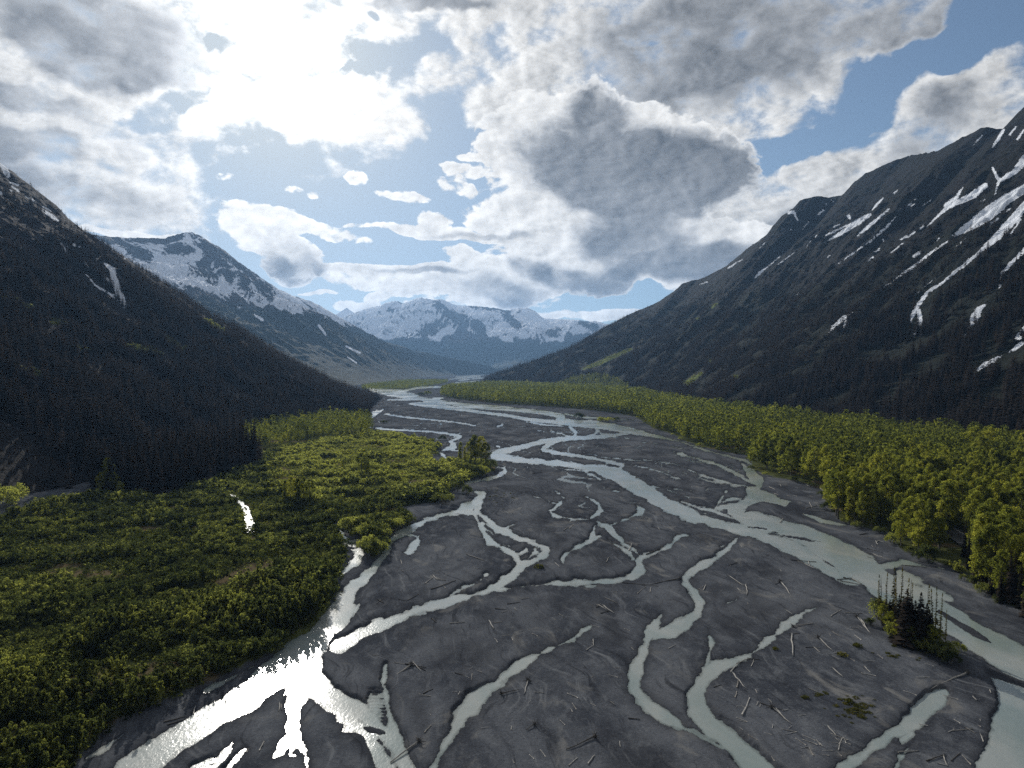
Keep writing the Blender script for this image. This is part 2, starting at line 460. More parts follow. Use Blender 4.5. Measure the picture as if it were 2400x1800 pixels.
# ------------------------------------------------------------------ the river: channels traced on the valley floor
# (crop, [(x, y, width), ...]) in crop pixels
CH = [
 # main channel
 ('E', [(990,742,55),(1100,762,45),(1300,782,35),(1500,806,35),(1640,822,50),(1740,848,85),(1800,872,100),(1950,960,100),(2100,1050,88),(2300,1145,85)]),
 ('E', [(990,740,55),(1030,718,48),(1150,690,35),(1300,652,32),(1450,630,28),(1600,625,26),(1750,610,24),(1900,592,36)]),
 ('E', [(1200,772,14),(1400,776,16),(1600,800,14)]),
 ('E', [(2260,662,14),(2100,628,20),(2000,607,25),(1900,585,42),(1780,560,46),(1650,541,46),(1500,530,40),(1415,515,50),(1430,490,38),(1380,475,25),(1300,460,24),(1150,445,22),(1000,430,28),(850,420,28),(700,405,22),(600,390,34),(540,378,20),(450,347,20),(350,335,22),(280,320,16),(200,310,9),(165,300,6)]),
 ('E', [(1500,532,26),(1350,520,22),(1200,505,19),(1080,480,15),(950,465,14),(850,450,16),(700,430,22),(600,415,30),(500,407,22),(440,405,8)]),
 ('E', [(1450,470,8),(1550,490,8),(1700,500,7),(1900,510,6)]),
 ('E', [(1600,510,10),(1750,540,14),(1900,575,20)]),
 ('E', [(300,378,6),(420,378,8),(520,374,10),(600,380,14)]), ('E', [(600,372,10),(655,368,8)]),
 ('E', [(250,312,12),(400,322,10),(500,300,7),(650,295,7),(760,290,6),(840,285,4)]),
 ('E', [(190,320,8),(300,345,10),(420,365,9),(560,378,9)]), ('E', [(260,340,5),(420,352,6),(520,366,6)]),
 ('E', [(740,268,4),(850,262,4),(890,255,3)]), ('E', [(700,245,3),(800,238,4),(905,228,4)]), ('E', [(760,252,3),(830,247,3)]), ('E', [(740,232,3),(900,222,3)]), ('E', [(800,228,2),(940,212,3)]), ('E', [(850,243,3),(920,238,3)]),
 ('E', [(1470,530,14),(1485,560,14),(1520,590,18),(1512,612,22),(1480,632,16)]),
 ('E', [(1635,545,14),(1662,580,17),(1640,604,11),(1560,622,9)]), ('E', [(1662,578,12),(1690,600,14),(1780,606,10)]),
 ('E', [(1200,520,5),(1300,540,7),(1440,550,8)]), ('E', [(1350,580,4),(1440,605,6),(1500,622,6)]),
 ('E', [(1450,638,12),(1380,655,22),(1330,680,32),(1310,700,36),(1400,725,26),(1520,740,21),(1620,755,21),(1740,780,24),(1830,802,20),(1800,825,14)]),
 ('E', [(1830,800,14),(1980,820,11),(2080,850,11),(2150,880,13),(2260,915,9)]),
 ('E', [(1570,722,5),(1700,752,6),(1850,768,6),(2000,772,7),(2120,790,12),(2260,815,12)]),
 ('E', [(1950,655,4),(2050,665,5),(2180,690,5),(2260,705,8)]), ('E', [(2150,712,20),(2212,735,34),(2260,750,20)]),
 ('E', [(1840,625,8),(1870,632,5)]), ('E', [(2100,960,4),(2250,1010,5)]), ('E', [(1900,915,3),(2050,945,4),(2212,960,4)]), ('E', [(1765,968,10),(1800,978,10)]),
 ('E', [(1580,850,20),(1640,870,26),(1680,900,20)]), ('E', [(1420,826,8),(1540,838,14),(1620,842,12)]),
 ('E', [(1205,815,8),(1210,825,8)]), ('E', [(1010,680,12),(1025,685,12)]), ('E', [(1010,552,6),(1045,543,8)]), ('E', [(1390,970,10),(1412,985,8)]),
 # left side channels
 ('E', [(170,500,10),(210,482,16),(240,461,9),(275,440,7)]), ('E', [(205,462,8),(250,455,10)]),
 ('E', [(278,472,4),(400,490,6),(550,505,6),(720,522,5),(870,546,4)]),
 ('E', [(180,555,7),(300,570,7),(450,578,7),(600,588,8),(690,598,12),(740,608,16),(772,618,18),(745,632,16),(705,648,18),(722,668,34),(730,684,38),(690,698,30),(650,710,18)]),
 ('E', [(640,720,16),(662,742,26),(680,766,22),(690,784,9)]), ('E', [(610,712,10),(700,708,10),(800,710,8)]),
 ('E', [(1010,815,12),(1055,820,22),(1060,845,26),(1005,880,26),(900,902,22),(830,916,16),(775,926,9)]),
 ('E', [(865,972,30),(920,990,40),(890,1030,60),(860,1078,96),(800,1090,84),(740,1105,36),(650,1130,22),(540,1165,32),(475,1200,36),(420,1230,52),(360,1255,50),(325,1290,40),(300,1340,36),(278,1400,38),(230,1440,46),(190,1490,52),(130,1560,58),(70,1610,78),(-10,1690,100)]),
 ('A', [(2220,560,110),(2160,690,110),(2100,780,150),(2010,870,190),(1920,950,230),(1810,1050,220),(1600,1200,185),(1400,1320,165),(1200,1450,170),(1000,1580,190),(860,1690,230),(700,1850,260)]),
 ('B', [(80,470,50),(40,560,110),(20,650,120),(-30,740,120)]), ('B', [(110,600,8),(85,650,16),(70,690,14)]),
 ('A', [(1650,1000,16),(1450,1100,24),(1290,1190,16)]), ('A', [(1285,1390,14),(1230,1440,22),(1120,1510,20)]), ('A', [(800,1440,8),(700,1520,26),(560,1600,30)]),
 # lower left fan of the bright channel
 ('A', [(1980,1000,240),(1920,1130,170),(1895,1230,120),(1905,1330,90),(1895,1420,80),(1920,1500,70),(1975,1560,46),(2010,1690,30)]),
 ('A', [(1890,1440,50),(1830,1550,50),(1780,1590,20)]), ('A', [(1900,1520,60),(1880,1570,44),(1960,1590,40)]),
 ('A', [(2010,1050,160),(2130,1210,140),(2230,1310,150)]), ('A', [(1500,1500,40),(1440,1600,90),(1300,1680,120)]), ('A', [(1590,1540,10),(1520,1610,60),(1450,1680,60)]),
 ('B', [(-20,1230,160),(100,1290,110),(190,1350,90),(260,1410,70),(320,1460,90)]),
 ('B', [(120,1400,60),(180,1500,80),(230,1580,90),(290,1659,130),(340,1760,150)]),
 ('B', [(292,985,9),(280,1040,32),(272,1100,28),(286,1160,24),(296,1230,28),(312,1300,46),(330,1400,76),(360,1500,100),(390,1600,110),(430,1690,110)]),
 ('B', [(830,5,26),(705,22,26)]),
 # second channel L2 and its feeders
 ('B', [(1180,340,52),(1100,420,68),(1000,485,48),(930,520,40),(800,552,52),(650,592,60),(450,655,68),(250,735,80),(100,800,88),(-20,870,110)]),
 ('B', [(860,20,44),(905,90,34),(930,140,30),(960,190,54),(1050,232,36),(1110,272,32),(1150,322,38),(1168,350,50)]),
 ('B', [(890,10,26),(960,62,32),(1010,112,54),(1090,142,46),(1150,172,36),(1250,205,42),(1325,235,38),(1318,282,42),(1230,322,42),(1170,350,50)]),
 ('B', [(900,60,30),(940,100,40),(980,140,36)]), ('B', [(1060,102,14),(1122,80,7)]),
 ('B', [(985,188,8),(1040,205,14),(1075,225,12)]), ('B', [(1190,212,8),(1202,240,14),(1160,270,8)]), ('B', [(1248,208,14),(1262,260,14),(1212,302,14)]), ('B', [(1080,218,5),(1145,205,7)]),
 ('B', [(900,520,40),(1050,500,22),(1200,482,19),(1400,462,25),(1560,455,36),(1750,452,38),(1880,425,42),(1938,380,66),(1930,322,40),(1950,290,36),(2030,266,26),(2100,236,26),(2150,200,28),(2180,162,24),(2260,150,8)]),
 ('B', [(1560,488,8),(1620,478,20),(1720,470,20)]), ('B', [(1940,350,30),(1990,345,12),(1995,335,6)]),
 ('B', [(1935,285,20),(1900,250,22),(1832,202,32),(1770,150,42),(1720,92,32),(1650,60,20),(1600,50,14),(1500,45,14),(1400,30,18),(1352,2,15)]),
 ('B', [(1725,178,7),(1800,226,14),(1868,262,28),(1895,300,18)]),
 ('E', [(1350,1098,14),(1385,1080,26),(1418,1052,20),(1440,1022,14),(1430,1008,8)]), ('E', [(1390,1052,9),(1300,1020,5),(1240,1004,4)]),
 ('E', [(1350,1098,14),(1378,1130,17),(1450,1146,13),(1600,1160,13),(1640,1132,17),(1682,1096,27),(1670,1060,20),(1620,1020,15),(1552,993,8)]),
 ('E', [(1745,1192,7),(1820,1165,11),(1900,1130,13),(1945,1108,42),(1950,1095,34),(1920,1070,14),(1900,1062,6)]),
 ('B', [(1640,92,14),(1630,150,38),(1610,192,33),(1540,226,27),(1460,266,28),(1432,302,28),(1442,352,10)]), ('B', [(1640,175,20),(1682,148,9)]),
 ('B', [(705,538,24),(790,496,19),(860,465,14),(905,442,8)]), ('B', [(860,440,6),(890,450,12),(880,462,6)]), ('B', [(930,412,8),(938,408,8)]),
 ('B', [(505,150,10),(490,190,34),(470,230,64),(440,258,40),(405,264,5)]), ('B', [(440,150,10),(500,162,12)]),
 ('B', [(1620,740,8),(1500,822,26),(1370,882,44),(1200,962,58),(1080,1052,84),(960,1142,98),(850,1242,104),(780,1332,98),(720,1432,84),(650,1552,78),(590,1665,70),(530,1780,70)]),
 # far left streams
 ('D', [(1480,982,12),(1530,1010,26),(1590,1080,36),(1610,1150,60),(1620,1212,66)]),
 ('E', [(10,1165,24),(-5,1230,24),(40,1302,44),(85,1330,40)]), ('E', [(125,1278,16),(60,1302,18)]), ('E', [(60,1350,26),(120,1372,66),(90,1432,54),(42,1472,46),(0,1520,26)]),
 ('E', [(445,896,9),(450,950,20),(428,992,12)]),
 # right side braids
 ('F', [(-40,640,22),(100,690,22),(250,732,18),(400,770,26),(450,800,30)]), ('F', [(-30,735,22),(100,762,19),(200,792,23),(300,832,24),(372,872,28),(430,910,40)]),
 ('F', [(380,788,20),(440,850,66),(485,905,84),(450,962,84),(470,1010,76),(400,1052,64),(330,1100,86),(400,1140,110),(560,1200,100)]),
 ('F', [(-20,802,13),(100,860,13),(200,890,18),(330,932,20),(420,940,30)]), ('F', [(0,850,5),(150,900,6),(300,935,8)]),
 ('F', [(470,985,90),(600,1032,62),(720,1082,58),(800,1122,46),(900,1162,32),(1000,1182,26),(1060,1190,9)]),
 ('F', [(285,975,26),(242,1030,24),(212,1090,28)]), ('F', [(260,1040,26),(330,1020,20),(410,1018,18)]), ('F', [(240,1080,40),(330,1060,30)]),
 ('F', [(-10,1040,16),(100,1076,16),(230,1112,26),(350,1152,26)]), ('F', [(70,1100,5),(200,1130,10),(320,1165,12)]),
 ('F', [(-60,1080,70),(0,1110,64),(150,1160,52),(300,1192,46),(420,1215,60)]),
 ('F', [(50,770,5),(160,785,6)]), ('F', [(180,720,5),(260,770,8),(330,800,8)]), ('F', [(0,920,4),(40,925,4)]), ('F', [(0,950,5),(70,970,4)]),
 ('C', [(-110,-50,88),(0,12,56),(200,68,60),(350,112,60),(500,152,66),(650,205,84),(800,270,120),(950,340,150),(1100,400,190)]),
 ('C', [(420,20,70),(600,82,104),(750,142,120),(900,212,160),(1050,292,190),(1180,372,196),(1280,452,186),(1400,525,196),(1550,600,190),(1750,702,190),(1900,822,196),(2050,902,206),(2230,1005,230),(2450,1120,260)]),
 ('C', [(1220,365,60),(1340,348,56),(1420,328,36),(1500,345,22),(1600,360,13),(1690,368,7)]), ('C', [(1400,400,60),(1560,470,46),(1660,530,60),(1730,570,56)]),
 ('C', [(352,172,8),(302,228,22),(230,290,38),(120,350,46),(50,390,52),(12,424,40),(22,464,50),(70,512,54),(110,580,54),(98,650,68),(40,712,88),(-60,760,96),(-140,790,70),(-200,830,50)]),
 ('C', [(245,228,8),(262,220,8)]), ('C', [(350,572,13),(285,592,19)]),
 ('B', [(2075,665,40),(2040,720,70),(2005,790,84),(1975,860,68),(1938,960,78),(1898,1060,88),(1900,1150,90),(1950,1220,88),(2050,1292,72),(2150,1362,62),(2230,1410,56)]),
 ('C', [(0,1398,50),(100,1450,46),(180,1492,40),(260,1530,60)]), ('C', [(165,760,6),(186,850,18),(172,930,19),(148,1010,14)]),
 ('C', [(885,618,20),(780,650,36),(720,702,54),(640,762,52),(560,832,48),(500,882,46),(430,932,40),(350,962,68),(225,1012,106),(130,1092,126),(92,1200,128),(112,1300,138),(200,1400,140),(300,1482,140),(400,1562,150),(480,1645,170),(600,1790,190)]),
 ('C', [(1690,1170,60),(1610,1232,116),(1535,1312,130),(1450,1392,120),(1350,1442,84),(1250,1512,66),(1170,1582,56),(1080,1642,66),(980,1700,60)]), ('C', [(1480,1440,60),(1420,1480,60)]), ('C', [(1500,1480,20),(1410,1600,30),(1360,1690,30)]),
]
# fine comb of wet grooves beside the lower left channel
for i in range(11):
    yy = 1150 + i * 21
    CH.append(('B', [(185 + 8 * math.sin(i * 1.7), yy + 6, 5), (235, yy + 4, 8), (282 + i * 1.5, yy + 10, 9)]))
# filled pools: crop, outline
POOL = [('C', [(1985,1035),(2100,1080),(2230,1130),(2600,1300),(2700,2100),(1850,2100),(1915,1659),(1960,1500),(2015,1350),(2035,1180),(2030,1100)]),
        ('B', [(0,1290),(90,1300),(170,1400),(240,1440),(200,1500),(100,1420),(0,1440)])]
# bars standing inside the channels
BAR = [
 ('C', [(640,150,6),(760,172,20),(915,196,6)]), ('C', [(420,98,3),(500,105,9),(545,112,3)]), ('C', [(575,130,3),(615,134,5)]),
 ('C', [(160,10,8),(260,40,24),(370,74,6)]), ('C', [(830,265,4),(900,300,16),(980,355,10),(1010,385,4)]),
 ('C', [(1660,640,20),(1780,720,50),(1900,790,40),(2000,850,12)]), ('C', [(1790,880,30),(1900,960,50),(2010,1040,44),(2212,1120,30)]),
 ('B', [(930,85,6),(960,115,14),(985,120,6)]), ('B', [(1010,175,16),(1090,195,34),(1130,240,8)]),
 ('B', [(150,1400,6),(240,1420,24),(275,1430,10)]), ('F', [(395,915,14),(430,928,24),(465,935,14)]), ('F', [(300,985,20),(350,980,40),(405,990,20)]),
 ('F', [(395,1110,10),(460,1080,40),(520,1060,40),(620,1090,70),(760,1140,60),(880,1190,30)]), ('C', [(860,10,40),(700,-30,60)]),
 ('E', [(1640,862,6),(1665,876,12)]), ('E', [(1350,690,5),(1400,700,10),(1330,700,4)]), ('E', [(1560,560,8),(1600,575,16),(1640,590,8)]), ('E', [(1680,590,8),(1720,585,18),(1780,598,6)]),
 ('E', [(870,455,4),(980,447,8),(1060,462,5)]), ('E', [(640,400,4),(760,425,6)]), ('A', [(1590,1470,30),(1690,1400,110),(1790,1290,90),(1850,1200,30)]),
 ('A', [(2100,1430,160),(2150,1560,240),(2120,1640,240)]), ('B', [(-60,1500,160),(60,1520,170),(120,1620,160),(160,1720,160)]), ('A', [(1330,1640,10),(1400,1630,16),(1440,1650,8)]),
 ('E', [(700,1000,30),(760,1010,20)]), ('B', [(1560,500,4),(1700,497,4)]),
]

# ground grid: rows and columns that stay about one picture pixel apart as the floor recedes
colpx = np.concatenate([np.arange(-1300, -100, 12.0), np.arange(-100, 2500, 2.3), np.arange(2500, 3700, 12.0)])
rowpy = np.concatenate([np.geomspace(9000, 1900, 60)[:-1], np.arange(1900, 871.4, -1.9)])
GR, GC = len(rowpy), len(colpx)
dz = -SP + (900 - rowpy) / FPX * CP
dy = CP + (900 - rowpy) / FPX * SP
rowY = dy * CAM_H / -dz
rowDep = rowY * CP + CAM_H * SP
GX = (colpx[None, :] - 1200) / FPX * rowDep[:, None]
GY = np.repeat(rowY[:, None], GC, 1)
PX = np.repeat(colpx[None, :], GR, 0)
PY = np.repeat(rowpy[:, None], GC, 1)


def seg_field(strokes, reach=70.0):
    """Signed pixel distance (negative inside) to a set of strokes on the ground grid."""
    S = np.full((GR, GC), reach)
    for c, pts in strokes:
        k = 1.0 if c == 'N' else KS
        P = [cpx(c, x, y) + (w * k,) for x, y, w in pts]
        if len(P) == 1:
            P = P * 2
        if len(P) > 2 and reach > 50:                                 # narrow threads run out to a point
            P[0] = P[0][:2] + (P[0][2] * (0.35 if P[0][2] < 16 else 1),)
            P[-1] = P[-1][:2] + (P[-1][2] * (0.35 if P[-1][2] < 16 else 1),)
        for (x0, y0, w0), (x1, y1, w1) in zip(P[:-1], P[1:]):
            w = max(w0, w1) / 2 + reach
            r = np.where((rowpy < max(y0, y1) + w) & (rowpy > min(y0, y1) - w))[0]
            q_ = np.where((colpx < max(x0, x1) + w) & (colpx > min(x0, x1) - w))[0]
            if len(r) == 0 or len(q_) == 0:
                continue
            sl = (slice(r[0], r[-1] + 1), slice(q_[0], q_[-1] + 1))
            X, Y = PX[sl], PY[sl]
            dx, dy_ = x1 - x0, y1 - y0
            L = dx * dx + dy_ * dy_ + 1e-6
            t = np.clip(((X - x0) * dx + (Y - y0) * dy_) / L, 0, 1)
            d = np.hypot(X - x0 - t * dx, Y - y0 - t * dy_) - (w0 + (w1 - w0) * t) / 2
            S[sl] = np.minimum(S[sl], d)
    return S


def inside(px, py, poly):
    res = np.zeros(np.shape(px), dtype=bool)
    n = len(poly)
    for i in range(n):
        (x0, y0), (x1, y1) = poly[i], poly[(i + 1) % n]
        if y0 == y1:
            continue
        cond = ((py < y0) != (py < y1))
        xi = x0 + (py - y0) / (y1 - y0) * (x1 - x0)
        res ^= cond & (px < xi)
    return res


def poly_field(px, py, poly):
    """Signed pixel distance to a polygon, negative inside."""
    d = np.full(np.shape(px), 1e9)
    n = len(poly)
    for i in range(n):
        (x0, y0), (x1, y1) = poly[i], poly[(i + 1) % n]
        dx, dy_ = x1 - x0, y1 - y0
        L = dx * dx + dy_ * dy_ + 1e-6
        t = np.clip(((px - x0) * dx + (py - y0) * dy_) / L, 0, 1)
        d = np.minimum(d, np.hypot(px - x0 - t * dx, py - y0 - t * dy_))
    return np.where(inside(px, py, poly), -d, d)


sd = seg_field(CH)
for c, pl in POOL:
    pp = [cpx(c, x, y) for x, y in pl]
    sd = np.minimum(sd, poly_field(PX, PY, pp))
mppx = rowDep[:, None] / FPX                                      # metres a picture pixel spans across
scale_m = np.minimum(mppx * 1.6, 2.2)
wob1 = fbm(GX / 9.0, GY / 16.0, 4, 3) * 1.5 + fbm(GX / 2.2, GY / 3.5, 3, 9) * 0.45     # ragged shore, metres
m = (sd + 1.0 * sst(1120 - PY, 0, 60) * sst(PX, 1480, 1620) - 1.0 * sst(1060 - PY, 0, 60) * sst(1480 - PX, 0, 100)) * scale_m + wob1 * np.clip(1.2 - 0.00035 * rowY[:, None], 0.15, 1)
bar = seg_field(BAR, 40.0) * scale_m + wob1 * 0.6
near = 1.0 / (1.0 + (rowY[:, None] / 600.0) ** 1.5)
cut = fbm(GX / 60.0, GY / 60.0, 3, 21)
prof_cut = 0.05 + 0.68 * sst(m, 0.0, 1.1)
prof_soft = 0.02 + 0.65 * (1 - np.exp(-np.maximum(m, 0) / 7.0))
kcut = sst(cut, -0.05, 0.35)
land = prof_soft * (1 - kcut) + prof_cut * kcut
# vegetated flats (photo px outlines on the ground)
SHRUB = [(-900,1500),(-500,1265),(-200,1240),(0,1209),(173,1168),(235,1161),(361,1169),(470,1147),(524,1122),(615,1089),(618,1068),(662,1053),(800,1026),(868,1012),(945,1024),(1012,1036),(1030,1050),(1006,1068),(1006,1088),(1030,1092),
         (1068,1080),(1105,1080),(1160,1092),(1162,1104),(1125,1117),(1078,1132),(1060,1145),(1040,1160),(1053,1172),(1013,1181),(981,1183),(945,1190),(930,1206),(965,1212),(957,1228),(919,1240),(905,1270),(901,1297),(872,1308),(847,1268),(811,1240),(790,1206),(782,1230),(792,1264),
         (815,1300),(800,1342),(785,1374),(781,1431),(770,1475),(687,1518),(579,1565),(452,1620),(325,1677),(235,1724),(195,1779),(165,1830),(60,2050),(-900,2400)]
STRIP = [(560,1022),(650,1000),(800,984),(862,990),(872,1004),(868,1020),(800,1028),(700,1042),(625,1062),(575,1060)]
FOREST = [(3300,1900),(2600,1560),(2400,1442),(2349,1416),(2290,1378),(2268,1350),(2230,1332),(2164,1312),(2106,1287),(2085,1256),(2034,1243),(1973,1226),(1938,1192),(1925,1150),(1889,1136),(1802,1118),(1757,1100),(1763,1073),(1708,1062),(1654,1052),(1600,1033),(1578,1019),(1530,1005),
          (1500,984),(1487,977),(1440,968),(1360,959),(1300,954),(1240,950),(1162,946),(1107,940),(1060,934),(1032,926),(1036,917),(1070,911),(1120,905),(1180,902),(1300,908),(1460,915),(1600,925),(1889,944),(2400,985),(3300,1060)]
FARFLAT = [(846,908),(880,902),(960,893),(1010,889),(1045,890),(1050,897),(1010,905),(960,912),(900,915),(850,914)]
sh_f = poly_field(PX, PY, SHRUB) * scale_m
fo_f = poly_field(PX, PY, FOREST) * scale_m
st_f = poly_field(PX, PY, STRIP) * scale_m
ff_f = poly_field(PX, PY, FARFLAT) * scale_m
veg_f0 = np.minimum(np.minimum(sh_f, fo_f), np.minimum(st_f, ff_f))
# old dry channels and low swells on the bars
flowx, flowy = GX * 0.86 + GY * 0.22, GY * 0.86 - GX * 0.25
wx_ = flowx + 14 * fbm(flowx / 45, flowy / 80, 3, 51)
wy_ = flowy + 20 * fbm(flowx / 60, flowy / 90, 3, 57)
old = ridged(wx_ / 34.0, wy_ / 110.0, 3, 61)
oldc = sst(old, 0.55, 1.15)
swell = fbm(GX / 26.0, GY / 40.0, 4, 71)
away = sst(m, 1.5, 9.0)
land = land + away * (0.30 * swell - 0.30 * oldc + 0.10 * fbm(GX / 5.0, GY / 7.0, 3, 77))
bed = -0.08 - 0.55 * sst(-m, 0.0, 5.0)
gz = np.where(m > 0, np.maximum(land, 0.06) * near + 0.04, bed)
bz = np.where(bar < 0, 0.05 + 0.35 * (1 - np.exp(np.minimum(bar, 0) / 1.5)), -9) * near
gz = np.maximum(gz, np.where(bar < 0.0, bz, -9))
# hair-thin threads of water that wander over the mid valley bars
th = 1 - 2 * np.abs(perlin(wx_ / 30.0 + 5, wy_ / 170.0, 65))
thb = 1 - 2 * np.abs(perlin(wx_ / 17.0 - 9, wy_ / 120.0, 66))
gate = fbm(GX / 110, GY / 150, 2, 67) - 0.6 * sst(PY, 1040, 1190)
thr = (((th > 0.945) & (gate > -0.35)) | ((thb > 0.955) & (gate > -0.05))) & (PY < 1190) & (PY > 890) & (veg_f0 > 4) & (rowY[:, None] < 2600)
gz = np.where(thr & (m > 0.5), -0.07, gz)
wet = np.where(m > 0, np.exp(-np.maximum(m, 0) / 2.2), 1.0)
wet = np.maximum(wet, 0.7 * oldc * away * sst(fbm(GX / 50, GY / 50, 2, 88), -0.2, 0.3))

veg_f = np.minimum(np.minimum(sh_f, fo_f), np.minimum(st_f, ff_f)) + wob1 * 0.8
veg = sst(-veg_f, -1.5, 3.0)
gz = np.where(m > 0.3, gz + veg * 0.5 * near, gz)
wet = wet * (1 - veg * (m > 0))
clear = fbm(GX / 40.0, GY / 22.0, 4, 101)

# ground mesh; beyond the traced floor three plain flats carry the sheet round behind the camera
V = np.stack([GX, GY, gz], -1).reshape(-1, 3)
idx = np.arange(GR * GC).reshape(GR, GC)
F = np.stack([idx[:-1, :-1], idx[:-1, 1:], idx[1:, 1:], idx[1:, :-1]], -1).reshape(-1, 4)
nv = len(V)
y0 = rowY[0]
extra = np.array([[-20500, -5900, 0.5], [20500, -5900, 0.5], [-20500, y0, 0.5], [20500, y0, 0.5], [-20500, rowY[-1], 0.5], [20500, rowY[-1], 0.5]])
V = np.concatenate([V, extra])
a00, a01, a10, a11 = idx[0, 0], idx[0, -1], idx[-1, 0], idx[-1, -1]
flats = [[nv, nv + 1, nv + 3] + list(idx[0, ::-1]) + [nv + 2],
         [nv + 2] + list(idx[:, 0]) + [nv + 4], [nv + 3, nv + 5] + list(idx[::-1, -1])]
pad = lambda A, v=0.0: np.concatenate([A.ravel(), np.full(6, v)])

gm, b, out = material('river_gravel')
geo = b.node('ShaderNodeNewGeometry')
pos = geo.outputs['Position']
aw, av, ac = b.attr('wet'), b.attr('veg'), b.attr('clearing')
px_, py_, pz_ = b.sep(pos)
flow = b.xyz(b.mul(px_, 1.0), b.mul(py_, 0.55), 0.0)
nA = b.noise(flow, 0.035, 6.0, 0.62, 0.6)
nB = b.noise(flow, 0.22, 7.0, 0.72, 0.4)
nC = b.noise(pos, 1.5, 4.0, 0.75)
# long lines left by running water, drawn out down the valley and bending with it
warp = b.mul(b.sub(b.noise(pos, 0.012, 3.0, 0.5), 0.5), 60.0)
lines = b.noise(b.xyz(b.add(b.add(px_, b.mul(py_, 0.25)), warp), b.mul(py_, 0.07), 0.0), 0.35, 5.0, 0.7)
g1 = b.mix(b.step(nA, 0.36, 0.66), (0.041, 0.045, 0.054), (0.100, 0.106, 0.117))
g1 = b.mix(b.mul(b.step(nB, 0.45, 0.72), 0.8), g1, (0.123, 0.129, 0.138))
g1 = b.mix(b.mul(b.step(lines, 0.55, 0.70), 0.8), g1, (0.153, 0.159, 0.166))
g1 = b.mix(b.mul(b.step(lines, 0.46, 0.32), 0.8), g1, (0.025, 0.027, 0.032))
g1 = b.mix(b.mul(b.step(nC, 0.53, 0.72), 0.5), g1, (0.169, 0.177, 0.184))
g1 = b.mix(b.mul(b.step(nC, 0.47, 0.30), 0.5), g1, (0.022, 0.024, 0.029))
silt = b.mul(b.step(b.noise(flow, 0.07, 5.0, 0.6, 1.2), 0.56, 0.70), 0.75)
g1 = b.mix(silt, g1, (0.174, 0.170, 0.160))
g1 = b.mix(b.mul(aw, 0.70), g1, (0.022, 0.023, 0.027))
nV = b.noise(pos, 0.09, 6.0, 0.65)
nV2 = b.noise(pos, 0.9, 4.0, 0.7)
under = b.mix(b.step(nV, 0.38, 0.62), (0.034, 0.040, 0.016), (0.075, 0.082, 0.030))
under = b.mix(b.mul(b.step(nV2, 0.5, 0.7), 0.6), under, (0.120, 0.130, 0.042))
under = b.mix(b.mul(b.step(ac, 0.30, 0.55), 0.75), under, (0.120, 0.088, 0.055))
col = b.mix(b.step(b.add(av, b.mul(b.sub(nV2, 0.5), 0.9)), 0.35, 0.75), g1, under)
hb = b.add(b.mul(nC, 0.5), b.mul(b.noise(pos, 5.0, 2.0, 0.6), 0.25))
bsdf(b, out, col, 0.95, 0.0, bump(b, hb, 0.9, 0.35))
ground = link('ground', mesh_np('ground', V, F, gm, {'wet': pad(wet), 'veg': pad(veg, 0.6), 'clearing': pad(clear)}, True, flats))
tag(ground, kind='structure')

gz_flat = gz


def ground_z(x, y):
    return field_at(gz_flat, x, y)


def field_at(gz_flat, x, y):
    dep = y * CP + CAM_H * SP
    px = 1200 + FPX * x / dep
    py = 900 - FPX * (y * SP - CAM_H * CP) / dep
    r = np.interp(-py, -rowpy, np.arange(GR))
    c = np.interp(px, colpx, np.arange(GC))
    r0, c0 = np.clip(r.astype(int), 0, GR - 2), np.clip(c.astype(int), 0, GC - 2)
    fr, fc = r - r0, c - c0
    return (gz_flat[r0, c0] * (1 - fr) * (1 - fc) + gz_flat[r0 + 1, c0] * fr * (1 - fc)
            + gz_flat[r0, c0 + 1] * (1 - fr) * fc + gz_flat[r0 + 1, c0 + 1] * fr * fc)


# water: one level sheet lying in the carved channels
wm, b, out = material('glacial_water')
geo = b.node('ShaderNodeNewGeometry')
pos = geo.outputs['Position']
w1 = b.noise(b.vm('MULTIPLY', pos, (1.0, 0.7, 1.0)), 1.3, 3.0, 0.6, 0.3)
w2 = b.noise(pos, 0.25, 2.0, 0.5)
w3 = b.noise(pos, 5.0, 2.0, 0.6)
h = b.add(b.add(b.mul(w1, 0.6), b.mul(w2, 0.7)), b.mul(w3, 0.12))
calm = b.step(b.noise(pos, 0.018, 3.0, 0.55), 0.40, 0.62)
silt = b.noise(b.vm('MULTIPLY', pos, (1.0, 0.5, 1.0)), 0.05, 5.0, 0.6, 0.8)
wc = b.mix(b.step(silt, 0.35, 0.68), (0.185, 0.222, 0.208), (0.280, 0.292, 0.268))
nd = b.node('ShaderNodeBump')
b.put(nd.inputs['Strength'], b.step(calm, 0.0, 1.0, 0.25, 0.50))
nd.inputs['Distance'].default_value = 0.16
b.l.new(h, nd.inputs['Height'])
p = bsdf(b, out, wc, b.step(calm, 0.0, 1.0, 0.12, 0.21), 0.5, nd.outputs[0])
p.inputs['IOR'].default_value = 1.333
ad = b.attr('depth')
shore = b.step(b.add(ad, b.mul(b.sub(w1, 0.5), 0.05)), 0.0, 0.16)
tp = b.node('ShaderNodeBsdfTransparent')
tp.inputs[0].default_value = (0.62, 0.66, 0.64, 1)
mx = b.node('ShaderNodeMixShader')
b.l.new(b.step(shore, 0.0, 1.0, 0.25, 1.0, False), mx.inputs[0])
b.l.new(tp.outputs[0], mx.inputs[1])
b.l.new(p.outputs[0], mx.inputs[2])
b.l.new(mx.outputs[0], out.inputs['Surface'])
wet_cell = np.minimum(np.minimum(gz[:-1, :-1], gz[:-1, 1:]), np.minimum(gz[1:, 1:], gz[1:, :-1])) < 0.03
WF = np.stack([idx[:-1, :-1], idx[:-1, 1:], idx[1:, 1:], idx[1:, :-1]], -1)[wet_cell]
used, inv = np.unique(WF, return_inverse=True)
